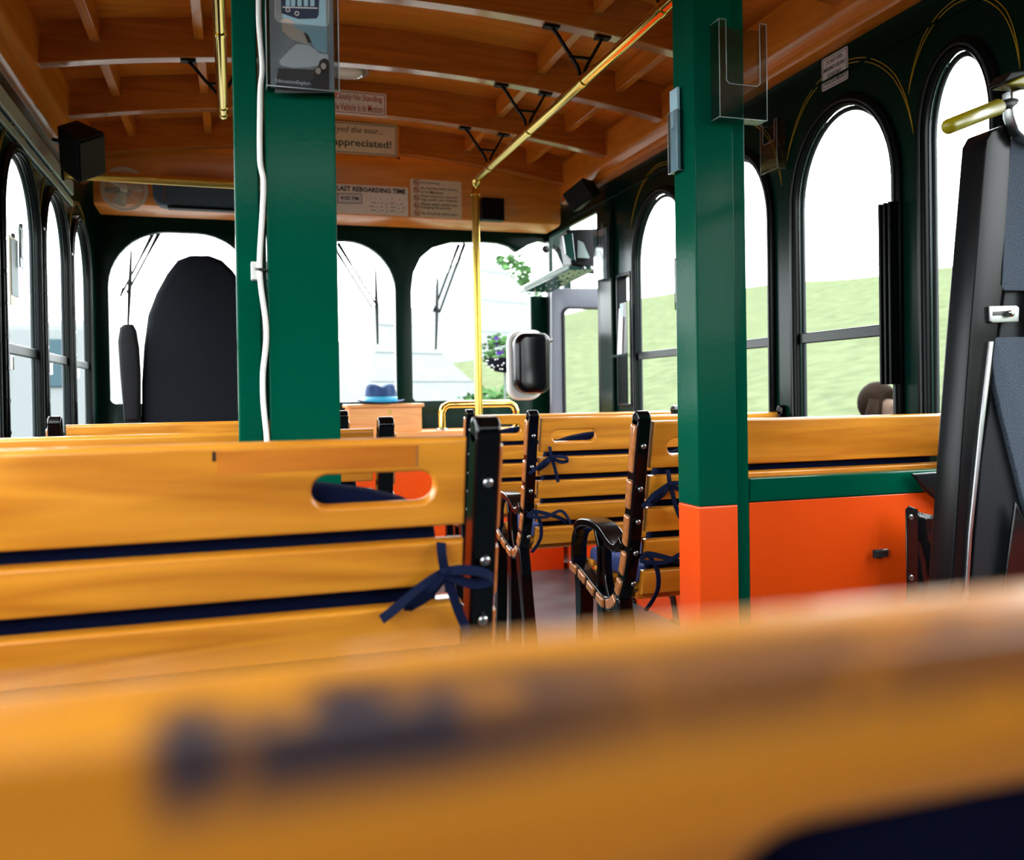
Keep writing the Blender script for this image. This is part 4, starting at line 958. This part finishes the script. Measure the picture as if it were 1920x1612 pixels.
# glass-white pyramids
def pyramid(lab, cx, cy, s, h):
    bm = B(); v = [bm.verts.new(p) for p in ((-s, -s, 0), (s, -s, 0), (s, s, 0), (-s, s, 0))]; t = bm.verts.new((0, 0, h)); bm.faces.new(v[::-1])
    for i in range(4): bm.faces.new((v[i], v[(i+1) % 4], t))
    o = obj('pyramid_building', bm, M['stone'], loc=(cx, cy, ZG)); o.rotation_euler.z = .5; tag(o, lab, 'building')
    b = B(); [tube(b, [(-s*math.cos(0)*(1-k/6), -s*(1-k/6), h*k/6), (s*(1-k/6), -s*(1-k/6), h*k/6)], .03, 6) for k in range(6)]; obj('glazing_bars', b, M['vanwhite'], o)
p = at(716, 560, Y=21); pyramid('pale pyramid building behind the middle windshield pane', p.x, 21, 3.0, p.z-ZG)
p = at(892, 455, Y=38); pyramid('taller pale pyramid building behind the brass pole', p.x, 38, 6.1, p.z-ZG)
def foliage(bm, c, r, n_, sc=(1, 1, 1), s=.08, seed=1, mi=0):
    rn = random.Random(seed)
    for _ in range(n_):
        d = Vector([rn.gauss(0, 1) for _ in range(3)]).normalized()*(r*rn.uniform(.5, 1.0))
        p = Vector(c)+Vector([d[i]*sc[i] for i in range(3)]); a = Vector([rn.gauss(0, 1) for _ in range(3)]).normalized(); x, y = frame_of(a); q = s*rn.uniform(.6, 1.4)
        f = bm.faces.new([bm.verts.new(p+x*q*u+y*q*v) for u, v in ((-1, 0), (0, -.6), (1, 0), (0, .6))]); f.material_index = mi
    return bm
def tree(lab, px, py, Y, r, seed):
    c = at(px, py, Y=Y); zg = terr(c.x, Y)
    t = thing('leafy_tree', lab, 'tree', (c.x, Y, zg), 0, 'trees beyond the windshield')
    obj('crown', foliage(B(), (0, 0, c.z-zg), r, 900, (1, 1, 1.15), r*.12, seed), M['leaf'], t)['kind'] = 'stuff'
    obj('trunk', tube(B(), [(0, 0, 0), (.05, 0, (c.z-zg)*.6), (0, 0, c.z-zg)], [r*.09, r*.07, r*.03], 8), M['hair'], t)
tree('green tree seen left of the brass pole through the windshield', 872, 522, 56, 1.2, 3)
tree('green tree right of the brass pole behind the pyramid slope', 958, 522, 56, 1.6, 4)
tree('low green tree by the mirror at the windshield corner', 993, 556, 58, 1.0, 5)
# hanging flower basket
c = at(946, 674, Y=6.2)
t = thing('flower_basket', 'dark dotted flower basket with purple petunias outside', 'flower basket', c)
bm = B(); lathe(bm, [(.0, -.07), (.05, -.062), (.09, -.03), (.105, .005), (.09, .008)], (.0, 0, 0), 'Z', 28); obj('bowl', bm, M['pot'], t, auto=50)
bm = B()
for k in range(60):
    a = random.uniform(0, 2*PI); zz = random.uniform(-.055, .0); rr = .105-.9*max(0, -zz-.01)**1.3*2.2; ball(bm, (rr*math.cos(a), rr*math.sin(a), zz), .004, (1, 1, 1), 1)
obj('white_dots', bm, M['white'], t)['label'] = 'white dots on the bowl'
obj('greenery', foliage(B(), (-.01, 0, .05), .115, 260, (1.15, 1, .75), .017, 8), M['leaf'], t)['kind'] = 'stuff'
bm = B(); rn = random.Random(5)
for k in range(26):
    a = rn.uniform(0, 2*PI); rr = rn.uniform(.03, .13); p = Vector((rr*math.cos(a), rr*math.sin(a)-.03, rn.uniform(.015, .13)))
    for j in range(5):
        b = j*2*PI/5; v = [p, p+Vector((.010*math.cos(b-.5), -.004, .010*math.sin(b-.5))), p+Vector((.018*math.cos(b), -.006, .018*math.sin(b))), p+Vector((.010*math.cos(b+.5), -.004, .010*math.sin(b+.5)))]
        bm.faces.new([bm.verts.new(q) for q in v])
obj('purple_flowers', bm, M['purple'], t)['kind'] = 'stuff'
obj('post_stand', tube(B(), [(0, 0, -.07), (0, 0, (ZG-c.z)/1.4)], .006, 10), M['vanwhite'], t); t.scale = (1.4, 1.4, 1.4)
c = at(930, 738, Y=7.0)
t = thing('low_shrub', 'low green shrub with small blossoms outside below the basket', 'shrub', (c.x, 7.0, ZG))
obj('stems', tube(B(), [(0, 0, 0), (.02, 0, .3), (0, 0, c.z-ZG-.1)], [.03, .02, .01], 8), M['hair'], t)
obj('leaves', foliage(B(), (0, 0, c.z-ZG-.16), .30, 620, (1.3, .8, .8), .035, 9), M['leaf'], t)['kind'] = 'stuff'
# street vehicle outside the left windows
c = at(85, 640, Y=15)
t = thing('white_van', 'white van parked outside the left windows', 'van', (c.x, 15, ZG), 0)
H = at(60, 600, Y=14).z-ZG
obj('body', boxb(B(), (-.95, -1.2, .35), (.95, 3.2, H)), M['vanwhite'], t, bevel=.15, seg=4)
for x in (-.44, .34): obj('windshield', boxb(B(), (x-.16, -1.235, H*.66), (x+.16, -1.202, H*.90)), M['vanglass'], t, bevel=.03)
obj('grille', boxb(B(), (-.45, -1.235, .7), (.45, -1.202, .95)), M['vanglass'], t, bevel=.01)
for x in (-.72, .72): obj('headlight', boxb(B(), (x-.14, -1.24, .75), (x+.14, -1.203, .95)), M['chrome'], t, bevel=.02)
for x in (-.8, .8):
    for y in (-.5, 2.4): obj('wheel', tube(B(), [(x-.12, y, .36), (x+.12, y, .36)], .36, 24), M['tyre'], t)
# tent beyond the right wall
c = at(1562, 742, X=9.0)
gz = terr(c.x, c.y)
t = thing('canopy_tent', 'white peaked canopy tent on the grass outside', 'tent', (c.x, c.y, gz))
hq = c.z-gz
bm = B(); v = [bm.verts.new((sx*.34, sy*.34, hq-.45)) for sx, sy in ((-1, -1), (1, -1), (1, 1), (-1, 1))]; tp = bm.verts.new((0, 0, hq))
if True:
    for i in range(4): bm.faces.new((v[i], v[(i+1) % 4], tp))
    o = obj('canopy', bm, M['shirt'], t); so = o.modifiers.new('t', 'SOLIDIFY'); so.thickness = .01
    for sx in (-1, 1):
        for sy in (-1, 1): obj('leg', tube(B(), [(sx*.32, sy*.32, -.1), (sx*.32, sy*.32, hq-.45)], .015, 8), M['vanwhite'], t)
# woman standing outside the right window
hp = at(1652, 768, X=3.1)
t = thing('person', 'dark haired woman in a white top standing outside the right window', 'person', (hp.x, hp.y, ZG-.02), math.radians(25))
hz = hp.z-ZG+.02
def skin(name, chain, m, parent, sub=1):
    bm = B(); me = bpy.data.meshes.new(name); verts = []; edges = []; rad = []
    for c in chain:
        prev = None
        for p in c:
            key = tuple(round(v, 4) for v in p[:3])
            if key in [tuple(round(v, 4) for v in q) for q in verts]: i = [tuple(round(v, 4) for v in q) for q in verts].index(key)
            else: verts.append(p[:3]); rad.append(p[3]); i = len(verts)-1
            if prev is not None: edges.append((prev, i))
            prev = i
    me.from_pydata(verts, edges, []); me.materials.append(m); bm.free()
    o = bpy.data.objects.new(name, me); C.objects.link(o); o.parent = parent
    md = o.modifiers.new('skin', 'SKIN'); md.use_smooth_shade = True
    for i, r in enumerate(rad): me.skin_vertices[0].data[i].radius = (r, r)
    me.skin_vertices[0].data[0].use_root = True
    s = o.modifiers.new('sub', 'SUBSURF'); s.levels = s.render_levels = sub
    return o
k = hz/1.55
Z = lambda z: z*k
hands = []
for s in (-1, 1):
    hx, hy, h0 = s*.25, -.04, .80
    for j in range(4): hands.append([(hx, hy, Z(h0-.05), .022), (hx+s*.004, hy-.018+j*.014, Z(h0-.12), .008), (hx+s*.0, hy-.022+j*.014, Z(h0-.165+abs(j-1.4)*.008), .006)])
    hands.append([(hx, hy, Z(h0-.05), .022), (hx-s*.01, hy-.04, Z(h0-.09), .009), (hx-s*.012, hy-.05, Z(h0-.115), .007)])
body = [[(0, 0, Z(.90), .125), (0, 0, Z(1.05), .105), (0, 0, Z(1.22), .125), (0, 0, Z(1.33), .10), (0, 0, Z(1.41), .045), (0, -.01, Z(1.47), .05), (0, -.015, Z(1.55), .078), (0, -.01, Z(1.61), .065)]]
for s in (-1, 1):
    body.append([(0, 0, Z(1.33), .10), (s*.16, 0, Z(1.31), .055), (s*.21, .01, Z(1.10), .04), (s*.24, -.02, Z(.90), .032), (s*.25, -.04, Z(.80), .024), (s*.25, -.04, Z(.75), .022)])
    body.append([(0, 0, Z(.90), .125), (s*.09, 0, Z(.80), .088), (s*.10, 0, Z(.48), .058), (s*.10, .01, Z(.30), .052), (s*.10, .02, Z(.08), .035), (s*.10, -.08, Z(.03), .032), (s*.10, -.14, Z(.025), .022)])
skin('body', body+hands, M['skin'], t, 2)
bm = B(); ball(bm, (0, .018, Z(1.585)), .098, (.95, 1.0, 1.1)); 
for v in bm.verts:
    if v.co.y < -.035 and v.co.z < Z(1.62): v.co.y = -.035
for s in (-1, 1): tube(bm, [(s*.07, .0, Z(1.60)), (s*.09, .01, Z(1.50)), (s*.085, .0, Z(1.40)), (s*.07, -.01, Z(1.34))], [.03, .034, .03, .015], 10)
obj('hair', bm, M['hair'], t, smooth=True)
bm = B(); ball(bm, (0, -.095, Z(1.545)), .012, (.8, 1.2, 1.5), 2); obj('nose', bm, M['skin'], t, smooth=True)
for s in (-1, 1): obj('eye', ball(B(), (s*.032, -.085, Z(1.568)), .009, (1.3, .6, .8), 2), M['ink'], t, smooth=True)
obj('mouth', ball(B(), (0, -.086, Z(1.505)), .014, (1.3, .4, .4), 2), M['red'], t, smooth=True)
skin('shirt', [[(0, 0, Z(.94), .14), (0, 0, Z(1.05), .118), (0, 0, Z(1.22), .136), (0, 0, Z(1.34), .108)], [(0, 0, Z(1.34), .108), (.16, 0, Z(1.31), .066), (.20, .01, Z(1.17), .056)], [(0, 0, Z(1.34), .108), (-.16, 0, Z(1.31), .066), (-.20, .01, Z(1.17), .056)]], M['shirt'], t, 2)
skin('trousers', [[(0, 0, Z(.92), .135), (.095, 0, Z(.78), .098), (.10, 0, Z(.48), .070), (.10, .02, Z(.10), .06)], [(0, 0, Z(.92), .135), (-.095, 0, Z(.78), .098), (-.10, 0, Z(.48), .070), (-.10, .02, Z(.10), .06)]], M['trouser'], t, 2)
